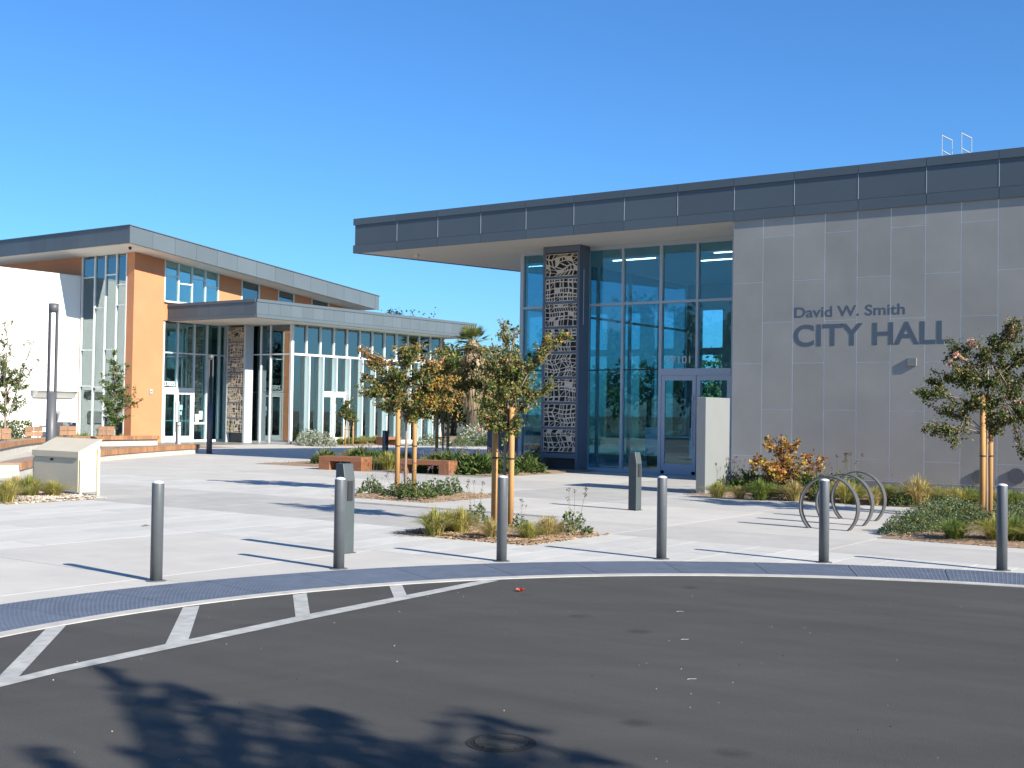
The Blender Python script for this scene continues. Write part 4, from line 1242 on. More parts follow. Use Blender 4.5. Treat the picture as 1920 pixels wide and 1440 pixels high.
# manhole, litter
p = gnd(940, 1397)
t = thing('manhole_cover', (p.x, p.y, 0.0105), 'round cast iron manhole cover with raised bars in the asphalt', 'manhole cover')
o = MB().lathe((0, 0, 0), [(.15, 0.0), (.15, .004)], 32).build('cover', M_['iron']); o.parent = t
o = MB().lathe((0, 0, 0), [(.175, -.004), (.175, .002)], 32).build('frame_ring', M_['iron']); o.parent = t
for i in range(9):
    y = -.11 + i * .0275; l = math.sqrt(max(.0001, .13**2 - y * y))
    o = B(-l, l, y - .006, y + .006, .004, .012).build('bar', M_['asphalt']); o.parent = t
    o.rotation_euler = (0, 0, .5)
p = gnd(976, 1111)
lm_ = MB(); n0 = 0
for k in range(7):
    a = k * .9
    lm_.quad((0, 0, .004), (.03 * math.cos(a), .03 * math.sin(a), .03), (.045 * math.cos(a + .35), .045 * math.sin(a + .35), .018), (.03 * math.cos(a + .7), .03 * math.sin(a + .7), .004))
o = lm_.build('fallen_leaf', M_['red']); o.location = (p.x, p.y, .012)
tag(o, 'bright red crumpled leaf lying on the asphalt near the kerb', 'leaf')
for i, (px, py) in enumerate(((1297, 1278), (1275, 1150), (1284, 1203))):
    p = gnd(px, py)
    a = rng.uniform(-.6, .6)
    m = MB().tube([(-.03, 0, .003), (-.01, .008, .004), (.03, 0, .004)], .0016, 5)
    o = m.build('twig', M_['twig']); o.location = (p.x, p.y, .012); o.rotation_euler = (0, 0, a + .6)
    tag(o, 'tiny dry pale twig lying on the asphalt', 'twig', 'twigs on the asphalt')
p = gnd(263, 988)
o = MB().quad((0, 0, .01), (.09, .02, .03), (.13, .07, .012), (.03, .06, .02)).build('fallen_leaf', L['rust']); o.location = (p.x, p.y, .008)
tag(o, 'single brown dry leaf on the pale pavers', 'leaf')
# far safety net and barrel
p = gnd(897, 828)
t = thing('safety_barrier', (p.x, p.y, 0), 'orange safety barrier far off between the two buildings', 'barrier')
B(p.x - .35, p.x + .25, p.y - .05, p.y + .05, 0.0, .45).build('panel', M_['safety'], t)
MB().lathe((p.x, p.y + .1, 0), [(.24, 0.0), (.2, .1), (.05, .75), (.02, .78)], 12).build('cone', M_['safety'], t)
p = gnd(912, 829)
t = thing('plastic_barrel', (p.x, p.y, 0), 'pale blue plastic barrel lying beside the orange barrier', 'barrel')
MB().tube([(p.x - .5, p.y, .3), (p.x - .45, p.y, .3), (p.x + .4, p.y, .3), (p.x + .45, p.y, .3)], [.25, .3, .3, .25], 16).build('drum', M_['blue'], t)

# ------------------------------------------------------------------ vegetation
UR = Vector((0.8153, 0.5790, 0)).normalized()     # horizontal axis across the view
UF = Vector((-0.5790, 0.8153, 0)).normalized()    # horizontal axis away

def rdir(r):
    while True:
        v = Vector((r.uniform(-1, 1), r.uniform(-1, 1), r.uniform(-1, 1)))
        if 0.05 < v.length < 1: return v.normalized()

def add_leaf(mb, p, l, w, r, mi, droop=0.0, out=None):
    a = rdir(r)
    if out is not None: a = (a + out * 0.8).normalized()
    a.z -= droop; a.normalize()
    b = a.cross(rdir(r))
    if b.length < .1: b = a.cross(Vector((0, 0, 1)))
    b.normalize()
    n = a.cross(b) * (l * 0.12)
    n0 = len(mb.v)
    mb.v += [tuple(p), tuple(p + a * l * .5 + b * w - n), tuple(p + a * l), tuple(p + a * l * .5 - b * w - n)]
    mb.f += [(n0, n0 + 1, n0 + 2, n0 + 3)]; mb.m.append(mi)

def wchoice(r, ws):
    t = r.random() * sum(ws)
    for i, w in enumerate(ws):
        t -= w
        if t <= 0: return i
    return len(ws) - 1

def curve3(a, b, c, n=6):
    return [a * (1 - t) ** 2 + b * 2 * t * (1 - t) + c * t * t for t in [i / n for i in range(n + 1)]]

def make_tree(name, label, base, trunk, clusters, mats, weights, leaf=(0.055, 0.09), seed=1, rt=0.03, bark='bark', twigs=6, droop=0.15, group=None, cat='tree', k=7, aspect=0.32, cw=None, dens=1.0, fork=None):
    """trunk: list of (u,w,z) points; clusters: (u,w,z,radius,count[,palette weights])"""
    r = random.Random(seed)
    base = Vector(base)
    t = thing(name, base, label, cat, group)
    def W(u, w, z): return UR * u + UF * w + Vector((0, 0, z))
    tb = MB(); lb = MB()
    tp = [W(*q) for q in trunk]
    nT = len(tp)
    tb.tube(tp, [rt * (1 - 0.45 * i / max(1, nT - 1)) for i in range(nT)], k)
    for cl in clusters:
        u, w, z, rad, cnt = cl[:5]
        ws = cl[5] if len(cl) > 5 else weights
        c = W(u, w, z)
        # start point on the trunk: the highest trunk point clearly below the cluster
        cand = [q for q in tp[1:] if q.z < c.z - 0.1] or [tp[-1]]
        if fork: cand = [q for q in tp if q.z >= fork and q.z < max(c.z - .05, fork + .05)] or [tp[-1]]
        s = cand[-1] if r.random() < .65 else r.choice(cand)
        mid = s.lerp(c, .5) + Vector((r.uniform(-.1, .1), r.uniform(-.1, .1), r.uniform(.0, .15))) * (c - s).length
        br = curve3(s, mid, c, 6)
        tb.tube(br, [rt * .3 * (1 - .8 * i / 6) + 0.003 for i in range(7)], 5)
        tw = []
        for _ in range(twigs):
            i0 = r.randrange(3, 7)
            e = c + Vector((r.gauss(0, 1), r.gauss(0, 1), r.gauss(0.1, .8))) * rad * .75
            m2 = br[i0].lerp(e, .5) + rdir(r) * rad * .15
            tw.append((br[i0], m2, e))
            tb.tube([br[i0], m2, e], [0.005 + rt * .06, 0.004 + rt * .03, 0.002], 4, caps=False)
        for _ in range(int(cnt * dens)):
            a, m2, e = r.choice(tw)
            q = r.random() ** .7
            pos = a * (1 - q) ** 2 + m2 * 2 * q * (1 - q) + e * q * q
            j = rdir(r) * abs(r.gauss(0, rad * .26))
            pos = pos + j
            l = r.uniform(*leaf)
            add_leaf(lb, pos, l, l * aspect, r, wchoice(r, ws), droop)
    o = tb.build('trunk', M_[bark], smooth=True); o.parent = t
    o = lb.build('crown', [L[m] for m in mats]); o.parent = t
    return t

def scatter_clusters(r, n, box, rad, cnt, shape='ell', shift=None):
    """random clusters inside an ellipsoid given as (u0,u1,w0,w1,z0,z1)"""
    out = []
    u0, u1, w0, w1, z0, z1 = box
    while len(out) < n:
        a, b, c = r.uniform(-1, 1), r.uniform(-1, 1), r.uniform(-1, 1)
        d = a*a + b*b + c*c
        if d > 1 or d < 0.12: continue
        out.append(((u0+u1)/2 + a*(u1-u0)/2, (w0+w1)/2 + b*(w1-w0)/2, (z0+z1)/2 + c*(z1-z0)/2, rad * r.uniform(.7, 1.3), int(cnt * r.uniform(.6, 1.4))))
    return out

def stake(p, h, rad, label, tie_to=None, tie_z=None, lean=(0, 0)):
    t = thing('tree_stake', (p[0], p[1], 0.0), label, 'stake', 'round timber tree stakes')
    o = MB().tube([(0, 0, 0), (lean[0] * .5, lean[1] * .5, h * .5), (lean[0], lean[1], h)], rad, 12).build('pole', M_['stake'], smooth=True); o.parent = t
    if tie_to is not None:
        d = Vector((tie_to[0] - p[0], tie_to[1] - p[1], 0))
        m = MB()
        for z in tie_z:
            m.tube([Vector((0, 0, z)) - d.normalized() * (rad + .008), Vector((0, 0, z + .01)) + d * .5 + Vector((.012, .012, 0)), Vector((0, 0, z)) + d * .98], .009, 5)
            m.lathe((lean[0] * z / h, lean[1] * z / h, z - .012), [(rad + .004, 0), (rad + .004, .024)], 12)
        o = m.build('tie', M_['black']); o.parent = t

def px_at(x, y_base, depth_add=0.0):
    p = gnd(x, y_base); return p

rr = random.Random(3)
# --- tree in the square bed (two tall stakes)
b1 = gnd(945, 987)
cl = [(-.24, 0, 2.05, .17, 150), (-.12, .1, 2.45, .18, 120), (-.26, -.1, 1.75, .15, 120), (-.15, 0, 1.75, .20, 190), (.05, -.1, 2.0, .2, 170), (.05, .1, 2.3, .2, 150), (.22, 0, 2.35, .18, 150), (.30, .1, 2.0, .18, 110),
      (.02, 0, 1.45, .15, 170), (.12, -.05, 1.38, .12, 150), (.48, 0, 2.45, .12, 80), (.62, .05, 2.72, .08, 70, [.1, .1, .4, .3, .4, .9, .1]), (.85, .1, 2.78, .07, 60, [.1, .1, .3, .2, .4, 1, .1]), (.40, -.1, 1.85, .12, 60), (.62, -.05, 2.02, .10, 45),
      (-.02, .0, 2.75, .10, 45), (-.05, .05, 2.95, .07, 22), (.12, .1, 2.85, .07, 22), (-.25, .1, 2.3, .12, 70), (-.25, -.1, 1.5, .12, 80), (.18, .1, 1.7, .14, 100)]
make_tree('crape_myrtle_tree', 'young tree with rusty sparse leaves in the square bed, tied between two yellow stakes', b1,
          [(0, 0, 0), (.005, 0, .5), (-.005, 0, 1.0), (.01, 0, 1.35), (.03, 0, 1.6), (.02, 0, 1.95), (.05, 0, 2.4)], cl,
          ['olive', 'green', 'tan', 'rust', 'dgreen', 'bright', 'gold'], [1.0, 1.1, .35, .2, .6, .25, .10], seed=5, rt=.026, leaf=(.036, .06), twigs=12, group='staked young trees', dens=4.6, fork=1.3)
pl_, pr2 = gnd(926, 984), gnd(957, 988)
stake(pl_, 1.93, .045, 'taller yellow timber stake of the tree in the square bed', b1, (.98,))
stake(pr2, 1.72, .042, 'shorter yellow timber stake of the tree in the square bed', b1, (.98,))
# --- tree before the benches
b2 = Vector((-15.80, 18.62, 0))
cl = [(-.15, 0, 2.3, .24, 260), (-.45, .1, 2.2, .24, 260), (-.7, 0, 2.05, .2, 220), (-.9, 0, 2.25, .14, 70), (-.55, 0, 2.55, .18, 130), (-.8, .1, 2.72, .1, 60, [.2, .2, .3, 1.5, .3, 0, .3]), (-.95, .1, 2.85, .08, 40, [.2, .2, .3, 1.5, .3, 0, .3]), (-.62, 0, 2.6, .12, 80, [.2, .2, .5, 1.5, .3, 0, .3]), (.0, .0, 2.65, .2, 170),
      (.15, .1, 2.9, .14, 80, [.2, .2, 1, .3, .2, .8, .2]), (-.1, .1, 2.85, .12, 90, [.2, .2, 1.2, .3, .2, .8, .2]), (.3, 0, 2.4, .24, 260), (.55, 0, 2.55, .2, 150, [.3, .2, 1.2, .4, .2, .2, .5]), (.5, .1, 2.15, .24, 260), (.75, 0, 2.2, .2, 160, [.3, .2, .8, .4, .2, .3, 1.2]), (.2, -.1, 1.95, .22, 260), (-.2, 0, 1.9, .24, 260),
      (.62, 0, 1.8, .2, 170, [.3, .3, .6, .4, .2, .5, 1.2]), (-.45, 0, 1.75, .16, 110), (.35, 0, 1.65, .18, 170), (.05, 0, 1.6, .16, 150), (.85, 0, 1.85, .18, 120, [.3, .3, .6, .4, .2, .5, 1.2]), (.7, .1, 2.85, .1, 50)]
make_tree('crape_myrtle_tree', 'bushier young tree with green and tan leaves in the small bed before the benches', b2,
          [(.02, 0, 0), (.0, 0, .5), (.01, 0, 1.0), (0, 0, 1.4), (.02, 0, 1.7), (0, 0, 2.1), (.0, 0, 2.5)], cl,
          ['green', 'olive', 'tan', 'rust', 'dgreen', 'bright', 'gold'], [1.2, .9, .3, .25, .7, .25, .22], seed=8, rt=.03, leaf=(.042, .07), twigs=12, group='staked young trees', dens=4.6, fork=1.3)
s1 = b2 + UR * (-.16); s2 = b2 + UR * .17 + UF * .05
stake(s1, 2.05, .048, 'yellow timber stake nearer the lone bench, before the benches', b2, (.95, 1.8))
stake(s2, 1.85, .046, 'yellow timber stake nearer the city hall, before the benches', b2, (.95,))
# --- staked tree on the right before the grey wall
b3 = gnd(1849, 975)
cl = [(-.05, 0, 2.3, .24, 230), (-.35, 0, 2.45, .22, 210), (-.6, .1, 2.35, .2, 170), (-.85, 0, 2.2, .17, 150), (-1.05, 0, 2.05, .13, 110), (-.45, .1, 2.75, .17, 120), (-.1, 0, 2.75, .2, 170), (.2, 0, 2.9, .2, 170), (.42, 0, 3.1, .16, 130, [.3, .3, .6, .3, .6, 0, .1]), (.5, 0, 3.25, .1, 60, [.3, .2, 1, .3, .6, 0, .1]), (.35, .1, 2.55, .24, 230), (.65, 0, 2.75, .22, 190), (.85, 0, 2.4, .22, 190), (.5, 0, 2.1, .22, 210),
      (.05, 0, 1.95, .2, 190), (-.3, 0, 1.85, .2, 170), (-.6, .1, 1.75, .18, 130), (-.75, 0, 1.45, .14, 110), (-.95, 0, 1.5, .1, 60), (.3, 0, 1.65, .2, 170), (.65, 0, 1.75, .22, 190), (.95, 0, 1.9, .2, 150), (.8, 0, 1.35, .18, 120), (.15, 0, 1.5, .14, 90), (-.5, 0, 1.3, .12, 70), (1.1, .1, 2.6, .18, 130), (.62, 0, 1.1, .1, 50),
      (-.52, -.05, 2.72, .05, 22, [0, 0, 0, 0, 0, 1, 0]), (-.30, -.05, 2.92, .05, 20, [0, 0, 0, 0, 0, 1, 0]), (-.62, -.05, 2.58, .05, 16, [0, 0, 0, 0, 0, 1, 0]), (.85, -.1, 2.05, .06, 40, [0, 0, .3, 0, 0, 1, 0])]
make_tree('crape_myrtle_tree', 'dark leaved young tree with pale pink flower tips before the grey panel wall', b3,
          [(0, 0, 0), (.005, 0, .5), (0, 0, 1.0), (.01, 0, 1.4), (0, 0, 1.8), (.02, 0, 2.2), (.0, 0, 2.7)], cl,
          ['dgreen', 'green', 'maroon', 'rust', 'olive', 'pink', 'tan'], [1, 1.0, .35, .1, .8, .0, .08], seed=12, rt=.028, leaf=(.036, .06), twigs=12, group='staked young trees', dens=4.6, fork=1.3)
stake(b3 + UR * -.075 - UF * .03, 2.08, .047, 'thicker front stake of the pair hugging the dark leaved tree', b3, (1.05,))
stake(b3 + UR * .085 + UF * .06, 2.05, .045, 'rear stake of the pair hugging the dark leaved tree', b3, (1.05,))
# --- staked tree beyond the benches
b4 = Vector((-24.9, 31.2, 0))
cl = scatter_clusters(rr, 22, (-1.05, 1.25, -.9, .9, 1.35, 3.4), .3, 150)
make_tree('crape_myrtle_tree', 'golden leaved staked tree in the bed beyond the benches', b4, [(0, 0, 0), (0, 0, .7), (.01, 0, 1.3), (0, 0, 1.7), (.02, 0, 2.2)], cl,
          ['gold', 'bright', 'olive', 'rust', 'green'], [.9, .6, .6, .3, .5], seed=21, rt=.035, leaf=(.07, .12), group='staked young trees', dens=1.8)
for du, lab in ((-.2, 'thin yellow stake of the golden leaved tree, bench side'), (.16, 'thin yellow stake of the golden leaved tree, city hall side')):
    stake(b4 + UR * du, 1.6, .05, lab, b4, (.8,))
# --- small staked tree by the glazed wing
b5 = gnd(654, 836)
cl = scatter_clusters(rr, 12, (-.5, .45, -.4, .4, 1.05, 2.3), .2, 110)
make_tree('crape_myrtle_tree', 'small green staked tree close to the glazed library wing', b5, [(0, 0, 0), (0, 0, .6), (.01, 0, 1.1), (0, 0, 1.6)], cl,
          ['dgreen', 'green', 'rust', 'olive'], [1, .8, .3, .3], seed=23, rt=.03, leaf=(.08, .13), group='staked young trees')
for du, lab in ((-.18, 'thin stake of the small tree by the glazed wing, door side'), (.18, 'thin stake of the small tree by the glazed wing, far side')):
    stake(b5 + UR * du, 1.35, .04, lab, b5, (.75,))
# --- slender green tree before the curtain glass, and the one at the white wall
b6 = gnd(212, 833)
b6 = b6 * 1.0
sc = (b6.dot(Vector(CM[2])) ) / FPX
cl = []
r6 = random.Random(31)
def pxc(px, py, bpx, bpy):            # pixel offset from the tree base -> metres across / up
    return ((px - bpx) * sc, (bpy - py) * sc)
for (px, py, rpx, cnt) in ((213, 662, 5, 45), (210, 675, 8, 90), (216, 690, 10, 120), (205, 702, 10, 110), (222, 708, 10, 110), (212, 720, 14, 200), (198, 725, 10, 90), (230, 728, 10, 110), (240, 688, 6, 35), (186, 712, 6, 35), (215, 740, 17, 280), (202, 752, 14, 210), (228, 755, 14, 230), (212, 768, 16, 280), (222, 782, 14, 240), (205, 785, 10, 150), (244, 742, 8, 70), (258, 752, 6, 40), (250, 730, 5, 30), (188, 745, 7, 50), (216, 795, 10, 140), (266, 748, 3, 16)):
    u, z = pxc(px, py, 212, 833)
    cl.append((u, r6.uniform(-.25, .25), z, rpx * sc, cnt))
make_tree('slender_tree', 'slender bright green young tree before the tall curtain glass', b6, [(0, 0, 0), (0, 0, .6), (0, 0, 1.2), (.03, 0, 2.0), (.0, 0, 3.0), (0, 0, 3.6)], cl,
          ['midgreen', 'dgreen', 'green'], [1, .35, .8], seed=31, rt=.04, leaf=(.06, .11), droop=0.0, dens=1.9)
b7 = gnd(8, 848)
sc = (b7.dot(Vector(CM[2]))) / FPX
cl = []
for (px, py, rpx, cnt) in ((5, 605, 6, 25), (12, 600, 4, 10), (-10, 620, 8, 40), (0, 640, 10, 60), (14, 655, 8, 40), (48, 640, 4, 16), (56, 628, 3, 10), (-12, 665, 14, 120), (8, 680, 14, 150), (22, 695, 12, 120), (35, 685, 7, 50), (62, 675, 5, 22), (45, 705, 9, 60), (0, 705, 16, 240), (18, 718, 14, 220), (-14, 725, 16, 220), (34, 728, 10, 90), (5, 742, 15, 240), (25, 748, 10, 120), (48, 752, 7, 40), (-5, 762, 12, 160), (12, 766, 8, 80), (55, 722, 6, 40), (30, 765, 6, 40), (-30, 700, 16, 200), (-30, 740, 16, 200), (-40, 665, 14, 120)):
    u, z = pxc(px, py, 8, 848)
    cl.append((u, r6.uniform(-.3, .3), z, rpx * sc, cnt))
make_tree('slender_tree', 'slender leafy young tree standing before the white library wall', b7, [(0, 0, 0), (0, 0, .6), (0, 0, 1.2), (.0, 0, 2.0), (-.1, 0, 2.8), (0, 0, 3.3)], cl,
          ['midgreen', 'dgreen', 'olive'], [1, .4, .5], seed=33, rt=.04, leaf=(.05, .09), droop=0.0, dens=1.9)

# --- background trees between and behind the buildings
def big_tree(base, h, wid, z0, label, seed, mats=('ever', 'dgreen', 'green'), weights=(1, .7, .3), n=34, cnt=190, leaf=(.18, .34), name='evergreen_tree', dep=None, rt=.22):
    r = random.Random(seed)
    cl = scatter_clusters(r, n, (-wid, wid, -(dep or wid), dep or wid, z0, h), wid * .33, cnt)
    return make_tree(name, label, base, [(0, 0, 0), (.1, 0, h * .25), (-.1, 0, h * .45), (.1, 0, h * .6), (0, 0, h * .8)], cl, list(mats), list(weights), leaf=leaf, seed=seed, rt=rt, bark='bark_d', twigs=8, group='background trees')
def ground_at(px, depth):
    d = ray(px, 800); k = depth / (d.dot(Vector(CM[2])))
    return Vector((d.x * k, d.y * k, 0))
big_tree(ground_at(795, 74), 6.4, 2.4, 1.0, 'olive evergreen tree behind the end of the glazed wing', 51, ('green', 'olive', 'dgreen'), (1, .9, .6))
big_tree(ground_at(850, 84), 6.6, 2.6, .8, 'olive green tree left of the shaggy palm', 52, ('green', 'olive', 'dgreen'), (1, .9, .5))
big_tree(ground_at(930, 80), 7.0, 2.4, .5, 'sparse rusty tree right of the shaggy palm', 53, ('green', 'rust', 'olive'), (1, .4, .9), cnt=120)
big_tree(ground_at(970, 92), 7.0, 2.6, .3, 'dark tree closest to the city hall glass corner', 54, ('dgreen', 'green', 'olive'), (1, .7, .4))
big_tree(ground_at(745, 130), 13.2, 3.2, 5.0, 'rounded tree top showing just over the library canopy', 55)
big_tree(ground_at(905, 86), 4.4, 2.4, .2, 'low dark bushy tree under the shaggy palm', 56, n=22)
big_tree(ground_at(948, 88), 4.2, 2.4, .1, 'low dark bushy tree beside the blue enclosure', 57, n=22)
for i in range(5):
    big_tree(ground_at(1130 + i * 110, 84 + (i % 2) * 6), 5.2 + (i % 3) * .5, 3.0, .4, 'green tree behind the city hall seen through the lobby glass', 60 + i, ('green', 'dgreen', 'midgreen'), (1, .7, .5), n=26, cnt=120, leaf=(.25, .42))
# palm
pb = ground_at(884, 66)
t = thing('palm_tree', pb, 'fan palm with a shaggy skirt of dead fronds', 'palm')
r = random.Random(77)
tm = MB().tube([(0, 0, 0), (0, .05, 2.5), (0, 0, 5.4)], [.3, .26, .24], 12)
o = tm.build('trunk', M_['bark_d'], smooth=True); o.parent = t
sk = MB()
for _ in range(900):
    z = r.uniform(2.1, 5.3); a = r.uniform(0, 6.28)
    rad = .30 + .35 * math.sin((z - 2.0) / 3.4 * math.pi) * r.uniform(.3, 1.0) + .06
    p0 = Vector((math.cos(a) * .25, math.sin(a) * .25, z + .3)); p1 = Vector((math.cos(a) * rad, math.sin(a) * rad, z)); p2 = p1 + Vector((math.cos(a) * .05, math.sin(a) * .05, -r.uniform(.35, .8)))
    s = Vector((-math.sin(a), math.cos(a), 0)) * r.uniform(.03, .07)
    sk.quad(p0 - s * .3, p0 + s * .3, p1 + s, p1 - s); sk.tri(p1 - s, p1 + s, p2)
o = sk.build('dead_fronds', L['thatch']); o.parent = t
fm = MB()
for k in range(34):
    a = r.uniform(0, 6.28); el = r.uniform(-.5, 1.3)
    d = Vector((math.cos(a) * math.cos(el), math.sin(a) * math.cos(el), math.sin(el)))
    c0 = Vector((0, 0, 5.35)); hub = c0 + d * .55
    fm.tube([c0, hub], .018, 4)
    sidev = d.cross(Vector((0, 0, 1)));
    if sidev.length < .1: sidev = Vector((1, 0, 0))
    sidev.normalize(); upv = sidev.cross(d)
    for j in range(15):
        q = (j - 7) / 7 * 1.35
        dd = (d * math.cos(q) + sidev * math.sin(q) + Vector((0, 0, -.12))).normalized()
        tip = hub + dd * r.uniform(.5, .72); wv = dd.cross(upv).normalized() * .035
        mid = hub.lerp(tip, .5)
        fm.quad(hub, mid + wv, tip, mid - wv)
o = fm.build('fronds', L['palm']); o.parent = t

# --- trees out of view: one casts the foreground shadow, the rest stand across the road
def sun_lift(p, z): return Vector((p.x, p.y, 0)) + sd * (z / sd.z)
blobs = [(205, 1262, .16), (240, 1285, .2), (300, 1290, .22), (360, 1300, .2), (290, 1312, .2), (430, 1335, .2), (370, 1345, .22), (300, 1355, .2), (440, 1375, .25), (520, 1330, .2), (520, 1400, .25), (600, 1360, .22), (620, 1410, .25), (590, 1337, .16), (640, 1352, .2), (700, 1385, .2), (720, 1425, .25), (250, 1415, .2), (330, 1425, .2), (420, 1425, .25), (780, 1420, .2), (760, 1390, .15), (60, 1410, .12), (100, 1430, .14), (860, 1328, .06), (900, 1348, .1), (935, 1358, .1), (980, 1370, .08), (1000, 1395, .12), (1060, 1420, .16), (1140, 1432, .14), (840, 1440, .22), (520, 1450, .3), (700, 1460, .3), (950, 1450, .2), (1100, 1460, .25)]
tbz = Vector((7.6, .2, 0))
cl = []
for (x, y, rad) in blobs:
    z = rr.uniform(5.0, 5.6)
    q = sun_lift(gnd(x, y), z) - tbz
    cl.append((q.dot(UR), q.dot(UF), z, rad * .36, int(105 * rad / .2)))
for _ in range(26):
    a, b, c = rr.uniform(-1.6, 2.6), rr.uniform(-3.4, -1.4), rr.uniform(4.2, 7.0)
    q = Vector((a, b, 0)); cl.append((q.dot(UR), q.dot(UF), c, .45, 260))
make_tree('street_tree', 'broad street tree across the road casting shade on the asphalt', tbz, [(0, 0, 0), (.05, 0, 1.5), (0, 0, 2.6), (.1, 0, 3.4), (0, 0, 4.4)], cl, ['green', 'dgreen'], [1, .6], leaf=(.06, .10), seed=91, rt=.07, bark='bark_d', group='street trees across the road')
for i, (x, y, h) in enumerate(((-26, -24, 9), (-33, -27, 10), (-39, -23, 8.5), (-45, -28, 10.5), (-51, -24, 9), (-57, -29, 10), (-64, -24, 9), (-71, -28, 10), (-42, -36, 12), (-54, -37, 12), (-17, -30, 11), (2, -31, 10.5), (21, -30, 11))):
    big_tree((x, y, -.05), h, 4.2, 1.4, 'leafy street tree standing across the road', 95 + i, ('green', 'dgreen', 'midgreen'), (1, .7, .5), n=26, cnt=110, leaf=(.35, .6), name='street_tree', rt=.25)['group'] = 'street trees across the road'

# --- ornamental grasses
def tuft_mesh(seed, n=230, h=.34, spread=.30, mats=('grassg', 'grassy', 'straw'), ws=(1, .6, .3), w=.0045, stiff=.5):
    r = random.Random(seed); mb = MB()
    for _ in range(n):
        a = r.uniform(0, 6.283); rad = abs(r.gauss(0, .045))
        p = Vector((math.cos(a + r.uniform(-.6, .6)) * rad, math.sin(a) * rad, 0))
        L_ = h * r.uniform(.65, 1.2); lean = spread * min(1.25, abs(r.gauss(.0, .75))) * L_ / h
        o = Vector((math.cos(a), math.sin(a), 0)); s = Vector((-o.y, o.x, 0)) * w * r.uniform(.7, 1.4)
        f_ = min(1.0, lean / spread); z1, z2, z3 = L_ * (.46 - .06 * f_), L_ * (.84 - .24 * f_), L_ * (1.0 - .52 * f_)
        p1 = p + o * lean * .22 + Vector((0, 0, z1)); p2 = p + o * lean * .62 + Vector((0, 0, z2)); p3 = p + o * lean * 1.1 + Vector((0, 0, z3))
        mi = wchoice(r, ws); n0 = len(mb.v)
        mb.v += [tuple(p - s), tuple(p + s), tuple(p1 + s), tuple(p1 - s), tuple(p2 + s * .7), tuple(p2 - s * .7), tuple(p3)]
        mb.f += [(n0, n0+1, n0+2, n0+3), (n0+3, n0+2, n0+4, n0+5), (n0+5, n0+4, n0+6)]; mb.m += [mi] * 3
    return mb.mesh('blades', [L[m] for m in mats])
TUFT = {}
TUFT['lime'] = [tuft_mesh(q, 900, .27, .36, ('lime', 'grassg', 'straw'), (1, .5, .6), .0028) for q in (1, 2)]
TUFT['green'] = [tuft_mesh(q, 850, .25, .36, ('grassg', 'lime', 'green'), (1, .4, .4), .003) for q in (3, 4)]
TUFT['straw'] = [tuft_mesh(q, 800, .30, .38, ('straw', 'grassy', 'grassg'), (1, .6, .25), .0026) for q in (5, 6)]
TUFT['yg'] = [tuft_mesh(q, 900, .29, .38, ('grassy', 'lime', 'straw'), (1, .8, .6), .0027) for q in (7, 8)]
tc_ = 0
def tuft(p, kind, scale, label, group):
    global tc_
    tc_ += 1
    o = link('grass_tuft', TUFT[kind][tc_ % 2], None, (p.x, p.y, 0.015))
    o.rotation_euler = (0, 0, rr.uniform(0, 6.28)); o.scale = (scale * rr.uniform(.9, 1.1), scale * rr.uniform(.9, 1.1), scale * rr.uniform(.88, 1.12))
    tag(o, label, 'grass', group)
G1 = 'grass tufts in the square bed'
tuft(gnd(815, 1005), 'lime', 1.15, 'big lime yellow grass tuft at the corner of the square bed', G1)
tuft(gnd(862, 1003), 'yg', 1.15, 'olive yellow grass tuft second from that corner of the square bed', G1)
tuft(gnd(838, 998), 'lime', 1.0, 'lime grass tuft behind the corner tufts of the square bed', G1)
tuft(gnd(921, 1013), 'straw', .8, 'small straw tuft beside the bollard in the square bed', G1)
tuft(gnd(991, 1015), 'lime', .85, 'low bright green tuft at the front of the square bed', G1)
tuft(gnd(1028, 1009), 'straw', 1.0, 'straw coloured tuft right of the bright green one in the square bed', G1)
G2 = 'grass tufts in the gravel strip'
for (x, y, k, s, lab) in ((14, 944, 'yg', 1.3, 'yellow green tuft at the open end of the gravel strip'), (55, 934, 'lime', 1.35, 'tallest lime green tuft in the gravel strip'), (98, 934, 'yg', 1.15, 'round tuft in front of the cream bin'), (-25, 938, 'lime', 1.3, 'lime green tuft half out of the gravel strip'), (30, 925, 'straw', 1.1, 'pale tuft behind the others in the gravel strip')):
    tuft(gnd(x, y), k, s, lab, G2)
def where(x):
    return ('by the pale block at the grey wall' if x < 1400 else 'before the autumn shrub at the grey wall' if x < 1540 else 'behind the ring bike racks at the grey wall' if x < 1690
            else 'by the wall between bike racks and dark leaved tree' if x < 1835 else 'by the wall beyond the dark leaved tree')
G3 = 'grass tufts along the foot of the grey wall'
for (x, y, k, s) in ((1345, 934, 'lime', 1.15), (1387, 936, 'straw', .9), (1425, 938, 'green', 1.45), (1447, 934, 'green', 1.2), (1488, 940, 'straw', 1.25), (1590, 944, 'yg', 1.35), (1605, 938, 'green', 1.3), (1572, 938, 'straw', 1.3), (1655, 945, 'green', 1.4), (1670, 938, 'green', 1.3), (1722, 950, 'straw', 1.75), (1700, 944, 'green', 1.2), (1760, 945, 'green', 1.2), (1790, 950, 'yg', 1.3), (1818, 948, 'green', 1.4), (1900, 955, 'green', 1.4), (1875, 948, 'straw', 1.0), (1940, 952, 'yg', 1.3), (1640, 948, 'straw', 1.0)):
    lab = {'straw': 'straw coloured grass tuft along the foot of the grey wall', 'green': 'green grass tuft along the foot of the grey wall', 'yg': 'yellow green grass tuft along the foot of the grey wall', 'lime': 'lime tuft at the foot of the pale grey block'}[k]
    lab = lab.replace('along the foot of the grey wall', where(x))
    tuft(gnd(x, y), k, s, lab, G3)
G4 = 'grass tufts around the dark leaved tree'
